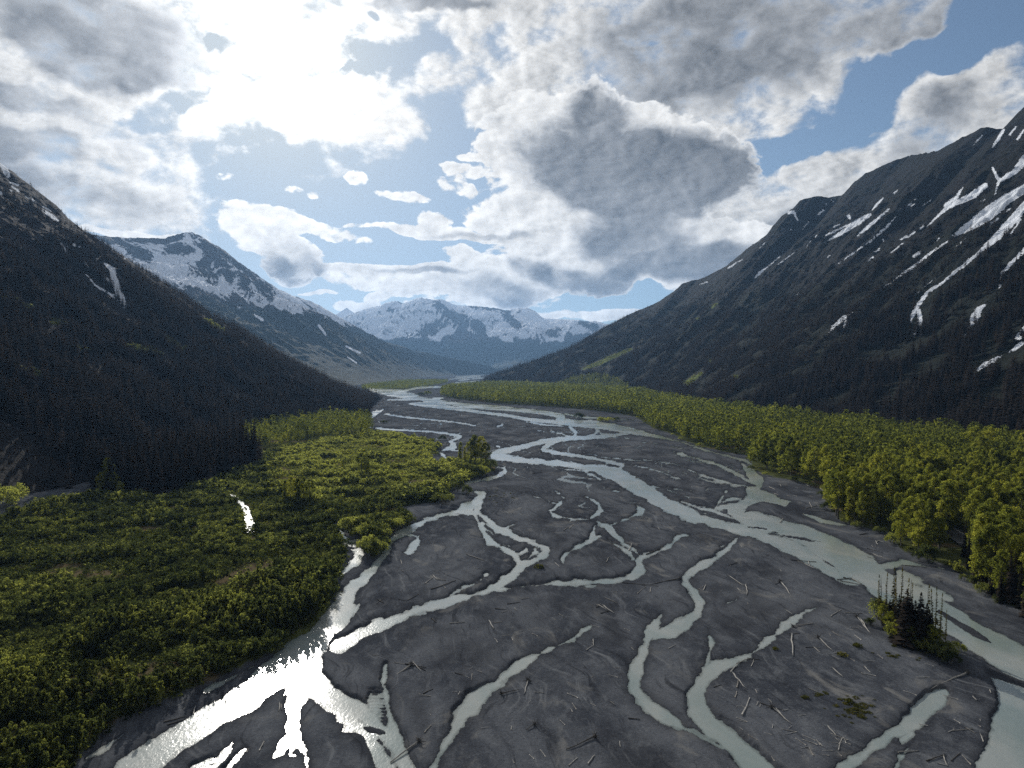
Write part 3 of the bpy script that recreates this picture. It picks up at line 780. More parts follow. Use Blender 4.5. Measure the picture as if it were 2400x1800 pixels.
WV = np.stack([GX, GY, np.zeros_like(GX)], -1).reshape(-1, 3)[used]
water = link('river_water', mesh_np('river_water', WV, inv.reshape(-1, 4), wm, {'depth': -gz.ravel()[used]}, True))
tag(water, kind='structure')
# ------------------------------------------------------------------ mountains
def px_at(px, py, Y):
    """Point on the line of sight through a photo pixel at forward distance Y."""
    d = ray(px, py)
    t = Y / d[1]
    return np.array([d[0] * t, Y, CAM_H + d[2] * t])


def resample(P, n, key=None):
    P = np.asarray(P, float)
    if key is None:
        L = np.concatenate([[0], np.cumsum(np.linalg.norm(np.diff(P, axis=0), axis=1))])
        L = L / L[-1]
    else:
        L = np.asarray(key, float)
    t = np.linspace(0, 1, n)
    return np.stack([np.interp(t, L, P[:, k]) for k in range(P.shape[1])], -1)


def loft(ridge, base, ns, nt, power, amp, wl, seed, nback=40, gully=0.0, gw=90.0, rough_ridge=3.0, back=0.9, pair=None, kink=0.0):
    """Mountain flank between a foot line and a ridge line, with a far side; returns grid (ns, nt+nback, 3) and t values."""
    if pair is None:
        R, B = resample(ridge, ns), resample(base, ns)
    else:
        R, B = resample(ridge, ns, pair), resample(base, ns, pair)
    t = np.concatenate([np.linspace(0, 1, nt), 1 + np.linspace(0, 1, nback + 1)[1:] ** 1.3])
    G = np.zeros((ns, len(t), 3))
    D = R[:, :2] - B[:, :2]
    L = np.linalg.norm(D, axis=1, keepdims=True)
    s_len = np.concatenate([[0], np.cumsum(np.linalg.norm(np.diff(R[:, :2], axis=0), axis=1))])
    for j, tj in enumerate(t):
        if tj <= 1:
            G[:, j, :2] = B[:, :2] + D * tj
            G[:, j, 2] = -4 + (R[:, 2] + 4) * (tj ** power)
        else:
            k = tj - 1
            G[:, j, :2] = R[:, :2] + D * k * back
            G[:, j, 2] = R[:, 2] * (1 - k) ** 1.2 - 6 * k
    x, y = G[..., 0], G[..., 1]
    w = np.clip(np.sin(np.pi * np.clip(t, 0, 2) ** 1.0), -1, 1)
    env = np.where(t <= 1, np.clip(4 * t * (1 - t), 0, 1), np.clip((t - 1) * 4, 0, 1) * (2 - t))[None, :]
    hs = (R[:, 2:3] / max(R[:, 2].max(), 1)) ** 0.6
    n = ridged(x / wl, y / wl, 6, seed) * 0.6 + fbm(x / wl * 0.6, y / wl * 0.6, 3, seed + 5)
    G[..., 2] += n * amp * env * hs
    if gully:
        sl = s_len[:, None] + 18 * fbm(x / 160, y / 160, 2, seed + 8)
        g = ridged(sl / gw, t[None, :] * 2.2 + 0.25 * fbm(x / 300, y / 300, 3, seed + 9), 2, seed + 11) + 0.7 * ridged(x / 60, y / 60, 4, seed + 13) * np.clip(t * 3 - 0.3, 0, 1)[None, :]
        G[..., 2] += g * gully * env * hs
    rr = fbm(s_len / 70.0, s_len * 0 + seed, 5, seed + 3, 0.6)[:, None] * rough_ridge
    G[..., 2] += rr * np.exp(-((t[None, :] - 1) / 0.06) ** 2) * hs
    return G, t


def stroke_mask(PXg, PYg, strokes, soft=1.2):
    S = np.full(PXg.shape, 99.0)
    for c, pts in strokes:
        k = 1.0 if c == 'N' else KS
        P = [cpx(c, x, y) + (w_ * k,) for x, y, w_ in pts]
        if len(P) == 1:
            P = P * 2
        for (x0, y0, w0), (x1, y1, w1) in zip(P[:-1], P[1:]):
            mg = max(w0, w1) + 8
            sel = (PXg > min(x0, x1) - mg) & (PXg < max(x0, x1) + mg) & (PYg > min(y0, y1) - mg) & (PYg < max(y0, y1) + mg)
            if not sel.any():
                continue
            X, Y = PXg[sel], PYg[sel]
            dx, dy_ = x1 - x0, y1 - y0
            L = dx * dx + dy_ * dy_ + 1e-6
            tt = np.clip(((X - x0) * dx + (Y - y0) * dy_) / L, 0, 1)
            d = np.hypot(X - x0 - tt * dx, Y - y0 - tt * dy_) - (w0 + (w1 - w0) * tt) / 2
            S[sel] = np.minimum(S[sel], d)
    return S


def grid_faces(ns, nt):
    idx = np.arange(ns * nt).reshape(ns, nt)
    return np.stack([idx[:-1, :-1], idx[1:, :-1], idx[1:, 1:], idx[:-1, 1:]], -1).reshape(-1, 4)


def mountain_material(name, brush, rock, wood, grass, snow_col=(0.80, 0.84, 0.90), nscale=0.02, bstr=1.0, bdist=6.0, samp=1.9):
    mt, b, out = material(name)
    geo = b.node('ShaderNodeNewGeometry')
    pos = geo.outputs['Position']
    asn, afo, agr = b.attr('snow'), b.attr('forest'), b.attr('grass')
    n1 = b.noise(pos, nscale, 7.0, 0.65)
    n2 = b.noise(pos, nscale * 6, 6.0, 0.68)
    n3 = b.noise(pos, nscale * 0.3, 4.0, 0.6)
    c = b.mix(b.step(n1, 0.38, 0.62), brush, rock)
    c = b.mix(b.mul(b.step(n3, 0.45, 0.62), 0.5), c, tuple(x * 0.55 for x in brush))
    c = b.mix(b.mul(b.step(n2, 0.50, 0.72), 0.5), c, tuple(x * 1.7 for x in brush))
    f = b.step(b.add(afo, b.mul(b.sub(n1, 0.5), 1.2)), 0.35, 0.65)
    c = b.mix(f, c, b.mix(b.step(n2, 0.40, 0.65), wood, tuple(x * 2.1 for x in wood)))
    g = b.step(b.add(agr, b.mul(b.sub(n2, 0.5), 1.4)), 0.40, 0.75)
    c = b.mix(g, c, grass)
    sfac = b.step(b.add(asn, b.add(b.mul(b.sub(n2, 0.5), samp), b.mul(b.sub(n1, 0.5), 0.7))), 0.44, 0.58)
    c = b.mix(sfac, c, b.mix(b.step(n1, 0.35, 0.65), snow_col, tuple(x * 0.86 for x in snow_col)))
    hb = b.add(n2, b.mul(n1, 2.0))
    bsdf(b, out, c, 0.95, 0.05, bump(b, hb, bstr, bdist))
    return mt


def build_mountain(name, G, t, mat, snow, forest, grass):
    ns, nt = G.shape[:2]
    me = mesh_np(name, G.reshape(-1, 3), grid_faces(ns, nt), mat,
                 {'snow': snow, 'forest': forest, 'grass': grass}, True)
    return tag(link(name, me), kind='structure')


# ---- near mountain on the right
RIDGE_R = [(1650, 500, 900), (1620, 1000, 940), (1560, 1500, 930)] + [tuple(px_at(*p)) for p in [
    (2400, 250, 2100), (2367, 287, 2150), (2352, 301, 2180), (2298, 298, 2250), (2262, 319, 2300), (2193, 355, 2450), (2160, 360, 2600), (2130, 364, 2760), (2070, 388, 2800), (2030, 406, 2850), (2001, 428, 2900), (1973, 458, 2950), (1947, 462, 3000),
    (1907, 460, 3020), (1875, 470, 3050), (1857, 489, 3080), (1831, 507, 3100), (1817, 533, 3130), (1792, 554, 3180), (1759, 576, 3230), (1734, 598, 3280), (1705, 621, 3330), (1661, 645, 3400), (1636, 656, 3440), (1600, 663, 3480),
    (1578, 684, 3510), (1545, 706, 3540), (1505, 724, 3570), (1469, 739, 3590), (1444, 753, 3610), (1422, 764, 3630), (1379, 793, 3650), (1335, 815, 3660), (1288, 833, 3670), (1234, 853, 3680), (1190, 869, 3690), (1154, 880, 3695), (1125, 894, 3700), (1112, 899, 3700)]]
BASE_R = [(600, 60, 0), (560, 300, 0), (500, 500, 0), (458, 640, 0), (440, 800, 0), (412, 1013, 0), (350, 1347, 0), (345, 1700, 0), (372, 2090, 0), (330, 2400, 0), (190, 2800, 0), (20, 3200, 0), (-90, 3420, 0), (-180, 3660, 0)]
GR_, tR = loft(RIDGE_R, BASE_R, 1000, 420, 1.22, 34.0, 520.0, 211, gully=9.0, gw=120.0, rough_ridge=5.0)
SNOW_R = [
 ('G', [(2230,470,60),(2150,560,40),(2050,620,20),(2020,720,5)]), ('G', [(2240,650,44),(2100,740,70),(1980,830,90),(1880,900,66),(1780,960,28),(1740,975,4)]),
 ('G', [(1960,650,36),(1880,710,46),(1800,750,36),(1720,790,26),(1650,850,13),(1590,910,4)]), ('G', [(1815,660,6),(1780,720,22),(1700,780,26)]), ('G', [(2008,535,18),(2040,600,22),(2070,620,20)]),
 ('G', [(2240,760,50),(2130,880,58),(2040,980,52),(1960,1050,33),(1880,1120,23),(1780,1200,20),(1680,1280,20),(1590,1340,23),(1530,1420,26),(1490,1490,28),(1478,1535,8)]),
 ('G', [(1530,1460,28),(1540,1530,33),(1510,1600,14),(1495,1635,4)]), ('G', [(1720,1010,7),(1600,1090,16),(1500,1170,18),(1400,1240,13),(1290,1320,4)]), ('G', [(1545,1078,12),(1500,1106,24)]),
 ('G', [(1432,1020,7),(1340,1092,4)]), ('G', [(1300,730,7),(1260,770,18),(1228,808,7)]), ('G', [(1212,840,24),(1130,890,38),(1040,950,28),(945,1003,10)]), ('G', [(1120,880,8),(1000,940,10),(930,970,12)]),
 ('G', [(1340,800,7),(1280,850,14),(1210,910,24),(1150,960,14),(1130,980,7)]), ('G', [(1382,850,7),(1320,920,20),(1260,970,11),(1200,1020,9),(1100,1090,9),(1010,1155,4)]),
 ('G', [(1275,1060,14),(1238,1086,9)]), ('G', [(1235,1112,11),(1208,1136,13)]), ('G', [(1392,680,7),(1370,700,7)]), ('G', [(1512,735,7),(1450,785,11)]), ('G', [(1500,770,8),(1480,782,8)]), ('G', [(1612,740,7),(1560,778,11)]), ('G', [(1415,800,6),(1400,815,6)]),
 ('G', [(690,825,24),(720,820,18),(745,875,12)]), ('G', [(912,810,11),(880,835,11)]), ('G', [(930,770,10)]), ('G', [(960,740,9),(982,755,6)]), ('G', [(820,880,5),(778,932,7)]), ('G', [(1075,848,26),(1085,865,14)]),
 ('G', [(532,1020,8),(500,1052,5)]), ('G', [(552,1175,9),(500,1215,20),(460,1255,10)]), ('G', [(632,1105,6),(560,1170,6)]), ('G', [(385,1128,4),(340,1155,10),(295,1184,8)]), ('G', [(495,1005,7),(430,1045,5)]), ('G', [(722,1085,5),(620,1160,7)]), ('G', [(700,935,10)]),
 ('G', [(2080,290,18),(2050,340,24),(2010,398,13)]), ('G', [(2160,270,12),(2120,318,16)]), ('G', [(2212,290,12),(2170,350,14)]), ('G', [(1940,325,12),(1885,385,5)]),
 ('G', [(1100,1470,5),(1040,1510,28),(980,1560,24),(953,1602,9)]), ('G', [(1060,1522,14),(1030,1600,9)]),
 ('G', [(2230,1050,26),(2130,1150,20),(2070,1220,20),(2053,1318,10)]), ('G', [(1972,1410,5),(1920,1450,38),(1890,1510,58),(1868,1550,20),(1800,1652,5)]),
 ('G', [(2230,1560,30),(2170,1640,38)]), ('F', [(2200,10,30),(2150,50,24),(2110,76,9)]), ('F', [(2062,95,14),(1960,150,33),(1908,186,10)]),
 ('G', [(1452,980,13),(1408,1002,5)]), ('G', [(1505,950,10),(1460,985,6)]), ('G', [(1662,990,9),(1630,1016,7)]), ('G', [(1842,985,6),(1778,1042,5)]), ('G', [(1562,910,8),(1538,930,9)]), ('G', [(1300,1005,14)]), ('G', [(2050,860,14),(1980,915,8)]), ('G', [(2120,800,10),(2100,815,8)]), ('G', [(1960,740,8),(1930,750,4)]),
 ('G', [(1020,900,6),(975,920,6)]), ('G', [(870,970,8),(860,985,6)]), ('G', [(750,1340,5),(740,1360,7)]), ('G', [(160,1275,5),(110,1290,4)]), ('G', [(2190,870,16),(2130,960,10)]), ('G', [(1620,890,4),(1540,925,7)]), ('G', [(1240,980,5),(1215,1030,7)]),
 ('G', [(830,1010,3),(800,1050,3)]), ('G', [(970,1095,3),(940,1115,4)]), ('G', [(1640,1250,3),(1560,1310,3),(1490,1370,3)]), ('G', [(1560,1130,6),(1470,1185,5)]),
]
pxr, pyr, _ = project(GR_)
front = (tR[None, :] <= 1.02)
snow = np.where(front, 1 - sst(stroke_mask(pxr, pyr, SNOW_R), -4.4, 3.9), 0.0)
snow = np.maximum(snow, np.where(~front, 0.4, 0))
GRASS_R = [('K', [(1560,1012,8),(1640,985,26),(1740,940,28),(1830,900,24),(1890,878,8)]), ('G', [(225,1415,10),(190,1440,16)]), ('G', [(95,1515,14)]), ('F', [(30,270,40),(90,230,24),(130,205,10)]), ('F', [(180,130,14)]), ('F', [(350,230,30)])]
grass = np.where(front, 1 - sst(stroke_mask(pxr, pyr, GRASS_R), -3, 3), 0.0)
openR = np.where(front, 1 - sst(stroke_mask(pxr, pyr, GRASS_R), 2, 9), 0.0)
hz = GR_[..., 2]
treeline = 330 + 90 * fbm(GR_[..., 0] / 260, GR_[..., 1] / 260, 3, 231) - 0.03 * (3000 - GR_[..., 1])
forestR = 1 - sst(hz, treeline - 90, treeline + 110)
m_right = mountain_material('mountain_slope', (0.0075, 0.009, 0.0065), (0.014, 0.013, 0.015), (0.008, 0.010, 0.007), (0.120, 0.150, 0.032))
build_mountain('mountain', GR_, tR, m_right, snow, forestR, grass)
GRASSR = grass

# ---- near mountain on the left
RIDGE_L = [(-1500, 300, 820), (-1420, 900, 760), (-1330, 1250, 680)] + [tuple(px_at(*p)) for p in [
    (-60, 335, 1560), (0, 382, 1600), (22, 400, 1615), (36, 418, 1625), (47, 430, 1635), (60, 445, 1645), (76, 461, 1655), (90, 460, 1662), (100, 472, 1668), (112, 487, 1675), (145, 503, 1690), (181, 529, 1720), (206, 554, 1750), (253, 579, 1790), (300, 610, 1830), (325, 624, 1850),
    (362, 656, 1880), (416, 696, 1920), (470, 736, 1955), (524, 769, 1980), (579, 799, 2000), (633, 834, 2010), (687, 860, 2015), (760, 897, 2000), (800, 918, 1980), (870, 925, 1900), (895, 931, 1870)]]
BASE_L = [(-520, 60, 0), (-420, 220, 0), (-335, 350, 0), (-300, 422, 0), (-287, 485, 0), (-290, 580, 0), (-305, 690, 0), (-310, 800, 0), (-300, 950, 0), (-275, 1080, 0), (-255, 1190, 0), (-265, 1330, 0), (-290, 1500, 0), (-318, 1700, 0), (-335, 1850, 0)]
GL_, tL = loft(RIDGE_L, BASE_L, 800, 380, 1.12, 26.0, 420.0, 311, gully=5.0, gw=150.0, rough_ridge=4.0)
SNOW_L = [
 ('H', [(10,95,30),(30,120,44),(50,168,26)]), ('H', [(60,213,7),(120,232,11)]), ('H', [(75,240,7),(122,270,9)]), ('H', [(40,250,6),(72,268,6)]), ('H', [(168,303,7),(218,332,13)]), ('H', [(280,395,14),(330,430,26),(378,462,10)]), ('H', [(0,283,14),(28,296,7)]), ('H', [(270,370,5),(330,400,6)]),
 ('H', [(388,600,5),(432,662,9)]), ('H', [(38,638,4),(92,682,5)]), ('H', [(482,620,16)]), ('H', [(515,630,11)]), ('H', [(530,722,9),(602,788,14)]), ('H', [(680,742,14),(730,780,38),(735,830,38),(760,900,42),(780,960,48),(812,1014,28)]), ('H', [(765,770,16),(720,765,16)]),
 ('H', [(660,815,6),(722,862,15)]), ('H', [(560,812,2),(620,882,5),(702,932,7),(755,960,24)]), ('H', [(628,712,7)]), ('H', [(635,772,9)]), ('H', [(810,705,10)]), ('H', [(300,590,6)]), ('H', [(440,630,6),(450,660,5)]), ('H', [(780,745,8)]),
]
pxl, pyl, _ = project(GL_)
frontL = (tL[None, :] <= 1.02)
snowL = np.where(frontL, 1 - sst(stroke_mask(pxl, pyl, SNOW_L), -3.5, 4.4), 0.0)
GRASS_L = [('H', [(810,1275,10),(900,1290,30),(980,1315,40),(1040,1332,14)]), ('H', [(1330,1105,10),(1390,1145,26),(1450,1178,14)]), ('H', [(1050,1210,12),(1120,1255,26),(1195,1300,12)]), ('H', [(0,965,16),(100,995,24),(200,1028,10)]), ('H', [(90,1385,16),(180,1430,26),(280,1470,20)]), ('H', [(340,1120,30),(410,1130,20)]), ('H', [(440,1290,20),(550,1300,22)])]
grassL = np.where(frontL, 1 - sst(stroke_mask(pxl, pyl, GRASS_L), -3, 3), 0.0)
openL = np.where(frontL, 1 - sst(stroke_mask(pxl, pyl, GRASS_L), 2, 12), 0.0)
hzl = GL_[..., 2]
treeL = 250 + 90 * fbm(GL_[..., 0] / 220, GL_[..., 1] / 220, 3, 331)
forestL = 1 - sst(hzl, treeL - 110, treeL + 130)
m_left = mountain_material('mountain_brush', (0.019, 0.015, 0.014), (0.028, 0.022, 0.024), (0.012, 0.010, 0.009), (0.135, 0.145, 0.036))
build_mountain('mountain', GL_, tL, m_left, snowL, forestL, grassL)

# ---- snowy mountain behind it
RIDGE_S = [(-4300, 3600, 1150), (-3600, 4600, 1150)] + [tuple(px_at(*p)) for p in [
    (150, 556, 5300), (206, 553, 5450), (231, 551, 5500), (260, 555, 5560), (300, 557, 5640), (325, 557, 5700), (387, 559, 5820), (405, 552, 5900), (430, 545, 5960), (448, 543, 6000), (465, 550, 6040), (481, 560, 6080), (502, 572, 6130), (524, 585, 6190), (545, 602, 6250), (564, 618, 6310), (586, 634, 6380), (608, 650, 6450), (651, 676, 6600), (687, 693, 6720), (723, 704, 6850),
    (752, 717, 6950), (800, 747, 7100), (843, 774, 7300), (890, 797, 7500), (920, 806, 7650), (945, 812, 7750), (963, 821, 7850), (1003, 827, 8050), (1053, 838, 8300), (1089, 846, 8500), (1144, 858, 8800), (1173, 868, 9100)]]
BASE_S = [(-900, 1500, 0), (-760, 2100, 0), (-690, 2600, 0), (-680, 3100, 0), (-720, 3900, 0), (-760, 5000, 0), (-740, 6200, 0), (-660, 7400, 0), (-420, 8400, 0), (-160, 9300, 0)]
GS_, tS = loft(RIDGE_S, BASE_S, 700, 420, 1.35, 100.0, 1100.0, 411, gully=34.0, gw=240.0, rough_ridge=8.0, back=0.6)
ROCK_S = [('H', [(740,575,14),(830,625,24),(900,660,20)]), ('H', [(900,660,30),(960,690,30)]), ('H', [(1080,650,24),(1180,640,30),(1260,650,30)]), ('H', [(1290,560,20),(1330,640,50),(1350,720,80),(1300,790,60),(1400,820,60)]), ('H', [(1380,640,50),(1430,740,80),(1480,820,60)]), ('H', [(1450,660,20),(1560,770,30),(1680,850,40),(1740,930,50)]),
          ('H', [(1500,720,30),(1600,850,30)]), ('H', [(1260,545,20),(1330,585,20)]), ('H', [(620,560,8),(760,590,10),(900,590,10),(1060,592,10),(1160,560,10)]), ('H', [(1240,790,30)]), ('H', [(1580,900,30),(1660,960,30)])]
pxs, pys, _ = project(GS_)
rock = 1 - sst(stroke_mask(pxs, pys, ROCK_S), -14, 16)
hzs = GS_[..., 2]
xs, ys = GS_[..., 0], GS_[..., 1]
dx1 = np.gradient(hzs, axis=0)
sline = 560 + 120 * fbm(xs / 500, ys / 500, 4, 421) - 70 * ridged(np.arange(GS_.shape[0])[:, None] / 14.0 + 0 * tS[None, :], tS[None, :] * 2.0, 3, 431)
snowS = sst(hzs, sline - 60, sline + 90) * 0.9
streak = ridged(np.arange(GS_.shape[0])[:, None] / 9.0 + 2.5 * fbm(xs / 400, ys / 400, 2, 437), tS[None, :] * 5.0, 4, 433)
snowS = snowS - rock * (0.36 + 0.55 * streak) - 0.30 * np.clip(streak - 0.35, 0, 1)
patch = [('H', [(1650,1070,10),(1700,1105,18)]), ('H', [(2065,1140,14),(2110,1200,12)]), ('H', [(1265,1010,9),(1272,1040,7)]), ('H', [(1410,1095,8),(1412,1120,6)]), ('H', [(1540,1020,8),(1565,1032,6)]), ('K', [(30,860,6),(120,905,10)]), ('K', [(40,930,4),(100,970,5)])]
snowS = np.maximum(snowS, 0.95 * (1 - sst(stroke_mask(pxs, pys, patch), -2, 3)))
forestS = 1 - sst(hzs, 330, 620)
m_snow = mountain_material('snowy_slope', (0.045, 0.042, 0.040), (0.075, 0.068, 0.070), (0.016, 0.020, 0.013), (0.07, 0.08, 0.03), (0.82, 0.86, 0.93), 0.006, 0.8, 20.0, 1.3)
build_mountain('mountain', GS_, tS, m_snow, snowS, forestS, np.zeros_like(snowS))

# ---- far snowy range that closes the valley
RIDGE_F = [tuple(px_at(*p)) for p in [
    (700, 760, 13800), (760, 752, 13800), (800, 746, 13800), (836, 731, 13800), (872, 719, 13800), (893, 716, 13800), (905, 709, 13800), (918, 707, 13800), (930, 705, 13800), (944, 711, 13800), (959, 706, 13700), (975, 699, 13700), (988, 697, 13600), (1002, 700, 13600), (1017, 703, 13600), (1035, 701, 13600), (1052, 708, 13700), (1068, 715, 13800), (1107, 717, 13900),
    (1130, 719, 13900), (1162, 722, 14000), (1185, 727, 14000), (1198, 727, 14000), (1215, 723, 14000), (1234, 722, 14000), (1252, 728, 14000), (1274, 746, 14000), (1321, 748, 14100), (1357, 750, 14200), (1386, 755, 14200), (1419, 764, 14200), (1480, 775, 14200), (1600, 790, 14200)]]
BASE_F = [(-4200, 10600, 0), (-2600, 10200, 0), (-1400, 10000, 0), (-700, 10100, 0), (-200, 10000, 0), (400, 10000, 0), (1200, 10200, 0), (3000, 10500, 0)]
GF_, tF = loft(RIDGE_F, BASE_F, 700, 360, 1.25, 210.0, 2300.0, 511, gully=70.0, gw=420.0, rough_ridge=10.0, back=0.45)
hzf, xf, yf = GF_[..., 2], GF_[..., 0], GF_[..., 1]
slf = 470 + 150 * fbm(xf / 900, yf / 900, 4, 521)
streakF = ridged(np.arange(GF_.shape[0])[:, None] / 11.0 + 2.0 * fbm(xf / 900, yf / 900, 2, 537), tF[None, :] * 4.0, 4, 533)
snowF = sst(hzf, slf - 160, slf + 160) * 1.0 - 0.16 * streakF - 0.25 * sst(ridged(xf / 1500, yf / 1500, 5, 541), 0.5, 1.3)
pxf, pyf, _ = project(GF_)
ROCK_F = [('K', [(620,590,30),(700,660,40),(640,720,50),(560,780,60),(480,820,60)]), ('K', [(700,660,40),(800,700,50),(880,740,50),(920,800,40)]), ('K', [(760,740,60),(800,800,80),(700,830,80)]), ('K', [(1050,640,16),(1140,720,24)]), ('K', [(1000,870,14),(1060,910,18)]), ('K', [(850,605,8),(1000,622,8),(1090,640,8)]), ('K', [(1350,770,16),(1480,800,18)]), ('K', [(1560,700,24),(1640,740,20)])]
rockF = 1 - sst(stroke_mask(pxf, pyf, ROCK_F), -10, 10)
snowF = snowF - rockF * (0.25 + 0.55 * streakF)
forestF = 1 - sst(hzf, 300, 700)
m_far = mountain_material('far_snow', (0.050, 0.048, 0.046), (0.085, 0.080, 0.082), (0.016, 0.022, 0.015), (0.07, 0.08, 0.03), (0.84, 0.88, 0.95), 0.003, 0.6, 35.0, 0.4)
build_mountain('mountain', GF_, tF, m_far, snowF, forestF, np.zeros_like(snowF))
# a last small peak beyond the gap on the left
RIDGE_P = [tuple(px_at(*p)) for p in [(700, 770, 15000), (770, 745, 15000), (790, 735, 15000), (803, 727, 15000), (812, 721, 15000), (822, 728, 15000), (836, 737, 15000), (900, 760, 15000)]]
BASE_P = [(-5200, 14000, 0), (-4000, 14000, 0), (-3000, 14000, 0), (-2000, 14000, 0)]
GP_, tP = loft(RIDGE_P, BASE_P, 160, 90, 1.1, 60.0, 900.0, 611, gully=20.0, gw=160.0, rough_ridge=6.0, back=0.6)
build_mountain('mountain', GP_, tP, m_far, np.full(GP_.shape[:2], 0.85), np.zeros(GP_.shape[:2]), np.zeros(GP_.shape[:2]))
# ------------------------------------------------------------------ plants: shapes
def quads(C, size, r, flat=0.0):
    """Randomly turned small quads (leaf sprays) at centres C."""
    n = len(C)
    a = r.normal(size=(n, 3))
    a[:, 2] *= (1 - flat)
    a /= np.linalg.norm(a, axis=1, keepdims=True) + 1e-9
    bb = r.normal(size=(n, 3))
    bb = np.cross(a, bb)
    bb /= np.linalg.norm(bb, axis=1, keepdims=True) + 1e-9
    s = (size * r.uniform(0.6, 1.3, n))[:, None]
    a = a * s * 0.5
    bb = bb * s * 0.5 * r.uniform(0.6, 1.0, n)[:, None]
    V = np.stack([C - a - bb * 0.5, C + a * 0.2 - bb, C + a + bb * 0.5, C - a * 0.2 + bb], 1).reshape(-1, 3)
    F = np.arange(n * 4).reshape(n, 4)
    return V, F


def crown_clusters(kind, h, n, r):
    """Cluster centres and radii of a crown of height h (metres)."""
    if kind == 'cottonwood':
        u = r.uniform(0, 1, n) ** 0.85
        z = h * (0.26 + 0.72 * u)
        prof = 0.19 * h * np.sin(np.pi * (0.10 + 0.86 * u)) ** 0.75
        rad = prof * np.sqrt(r.uniform(0.05, 1, n))
        th = r.uniform(0, 2 * np.pi, n)
        C = np.stack([rad * np.cos(th), rad * np.sin(th), z], -1)
        R = h * r.uniform(0.045, 0.085, n) * (1.05 - 0.45 * u)
        return C, R
    if kind == 'slim':
        u = r.uniform(0, 1, n)
        z = h * (0.10 + 0.88 * u)
        prof = 0.085 * h * np.sin(np.pi * (0.12 + 0.84 * u)) ** 0.6
        rad = prof * np.sqrt(r.uniform(0, 1, n))
        th = r.uniform(0, 2 * np.pi, n)
        return np.stack([rad * np.cos(th), rad * np.sin(th), z], -1), h * r.uniform(0.03, 0.055, n)
    if kind == 'tallbush':                                          # several upright stems, feathery tops
        ns_ = 6
        sx = r.normal(0, 0.16 * h, (ns_, 2))
        st = r.integers(0, ns_, n)
        u = r.uniform(0, 1, n)
        top = h * r.uniform(0.72, 1.0, ns_)
        z = top[st] * (0.18 + 0.80 * u)
        sp_ = 0.085 * h * (1.15 - u)
        C = np.stack([sx[st, 0] * (0.6 + 0.5 * u) + r.normal(0, 1, n) * sp_, sx[st, 1] * (0.6 + 0.5 * u) + r.normal(0, 1, n) * sp_, z], -1)
        return C, h * r.uniform(0.05, 0.085, n) * (1.2 - 0.5 * u)
    # bush: dome
    th = r.uniform(0, 2 * np.pi, n)
    u = r.uniform(0, 1, n)
    rad = 0.55 * h * np.sqrt(u) * 1.15
    z = h * (0.30 + 0.52 * (1 - u ** 1.4) * r.uniform(0.6, 1.0, n))
    return np.stack([rad * np.cos(th), rad * np.sin(th), z], -1), h * r.uniform(0.14, 0.24, n)


def leafy(kind, h, nclus, per, size, seed):
    r = np.random.default_rng(seed)
    C, R = crown_clusters(kind, h, nclus, r)
    k = nclus * per
    ci = np.repeat(np.arange(nclus), per)
    d = r.normal(size=(k, 3))
    d /= np.linalg.norm(d, axis=1, keepdims=True)
    P = C[ci] + d * (R[ci] * r.uniform(0.35, 1.05, k))[:, None] * np.array([1, 1, 1.15])
    P[:, 2] = np.maximum(P[:, 2], size * 0.3)
    V, F = quads(P, np.full(k, size), r)
    ct = r.normal(0, 0.16, nclus)
    tint = np.repeat(ct[ci] + r.normal(0, 0.12, k), 4)
    return V, F, tint


def limb(P, R, sides=6):
    """Tapered tube along points P with radii R, closed at the tip."""
    P = np.asarray(P, float)
    n = len(P)
    V, F = [], []
    for i in range(n):
        t = P[min(i + 1, n - 1)] - P[max(i - 1, 0)]
        t /= np.linalg.norm(t) + 1e-9
        a = np.cross(t, [0.31, 0.87, 0.38])
        a /= np.linalg.norm(a) + 1e-9
        c = np.cross(t, a)
        for k in range(sides):
            w = 2 * math.pi * k / sides
            V.append(P[i] + R[i] * (math.cos(w) * a + math.sin(w) * c))
    for i in range(n - 1):
        for k in range(sides):
            F.append([i * sides + k, i * sides + (k + 1) % sides, (i + 1) * sides + (k + 1) % sides, (i + 1) * sides + k])
    for base in (0, (n - 1) * sides):
        for k in range(0, sides - 2, 2):
            F.append([base, base + k + 1, base + k + 2, base + (k + 3) % sides])
    return np.array(V), np.array(F)


def join(parts):
    Vs, Fs, Ts, o = [], [], [], 0
    for p in parts:
        Vs.append(p[0])
        Fs.append(p[1] + o)
        Ts.append(p[2] if len(p) > 2 else np.zeros(len(p[0])))
        o += len(p[0])
    return np.concatenate(Vs), np.concatenate(Fs), np.concatenate(Ts)


def woody(h, r0, nlimb, seed, top=0.9, spread=0.16, low=0.3):
    r = np.random.default_rng(seed)
    z = np.linspace(0, h * top, 7)
    wob = np.cumsum(r.normal(0, h * 0.006, (7, 2)), 0)
    wob -= wob[0]
    T = np.stack([wob[:, 0], wob[:, 1], z - 0.4 * (z == 0)], -1)
    parts = [limb(T, r0 * np.linspace(1, 0.18, 7) * np.array([1.35, 1, 1, 1, 1, 1, 1]), 7)]
    for i in range(nlimb):
        f = r.uniform(low, 0.85)
        j = f * 6
        p0 = T[int(j)] * (1 - j % 1) + T[min(int(j) + 1, 6)] * (j % 1)
        th = r.uniform(0, 2 * math.pi)
        L = h * spread * r.uniform(0.6, 1.1) * (1.2 - f * 0.6)
        p1 = p0 + np.array([math.cos(th) * L * 0.5, math.sin(th) * L * 0.5, L * 0.45])
        p2 = p0 + np.array([math.cos(th) * L * 0.85, math.sin(th) * L * 0.85, L * 1.15])
        rr = r0 * 0.32 * (1.1 - f)
        parts.append(limb([p0, p1, p2], [rr, rr * 0.7, rr * 0.25], 5))
    return join(parts)


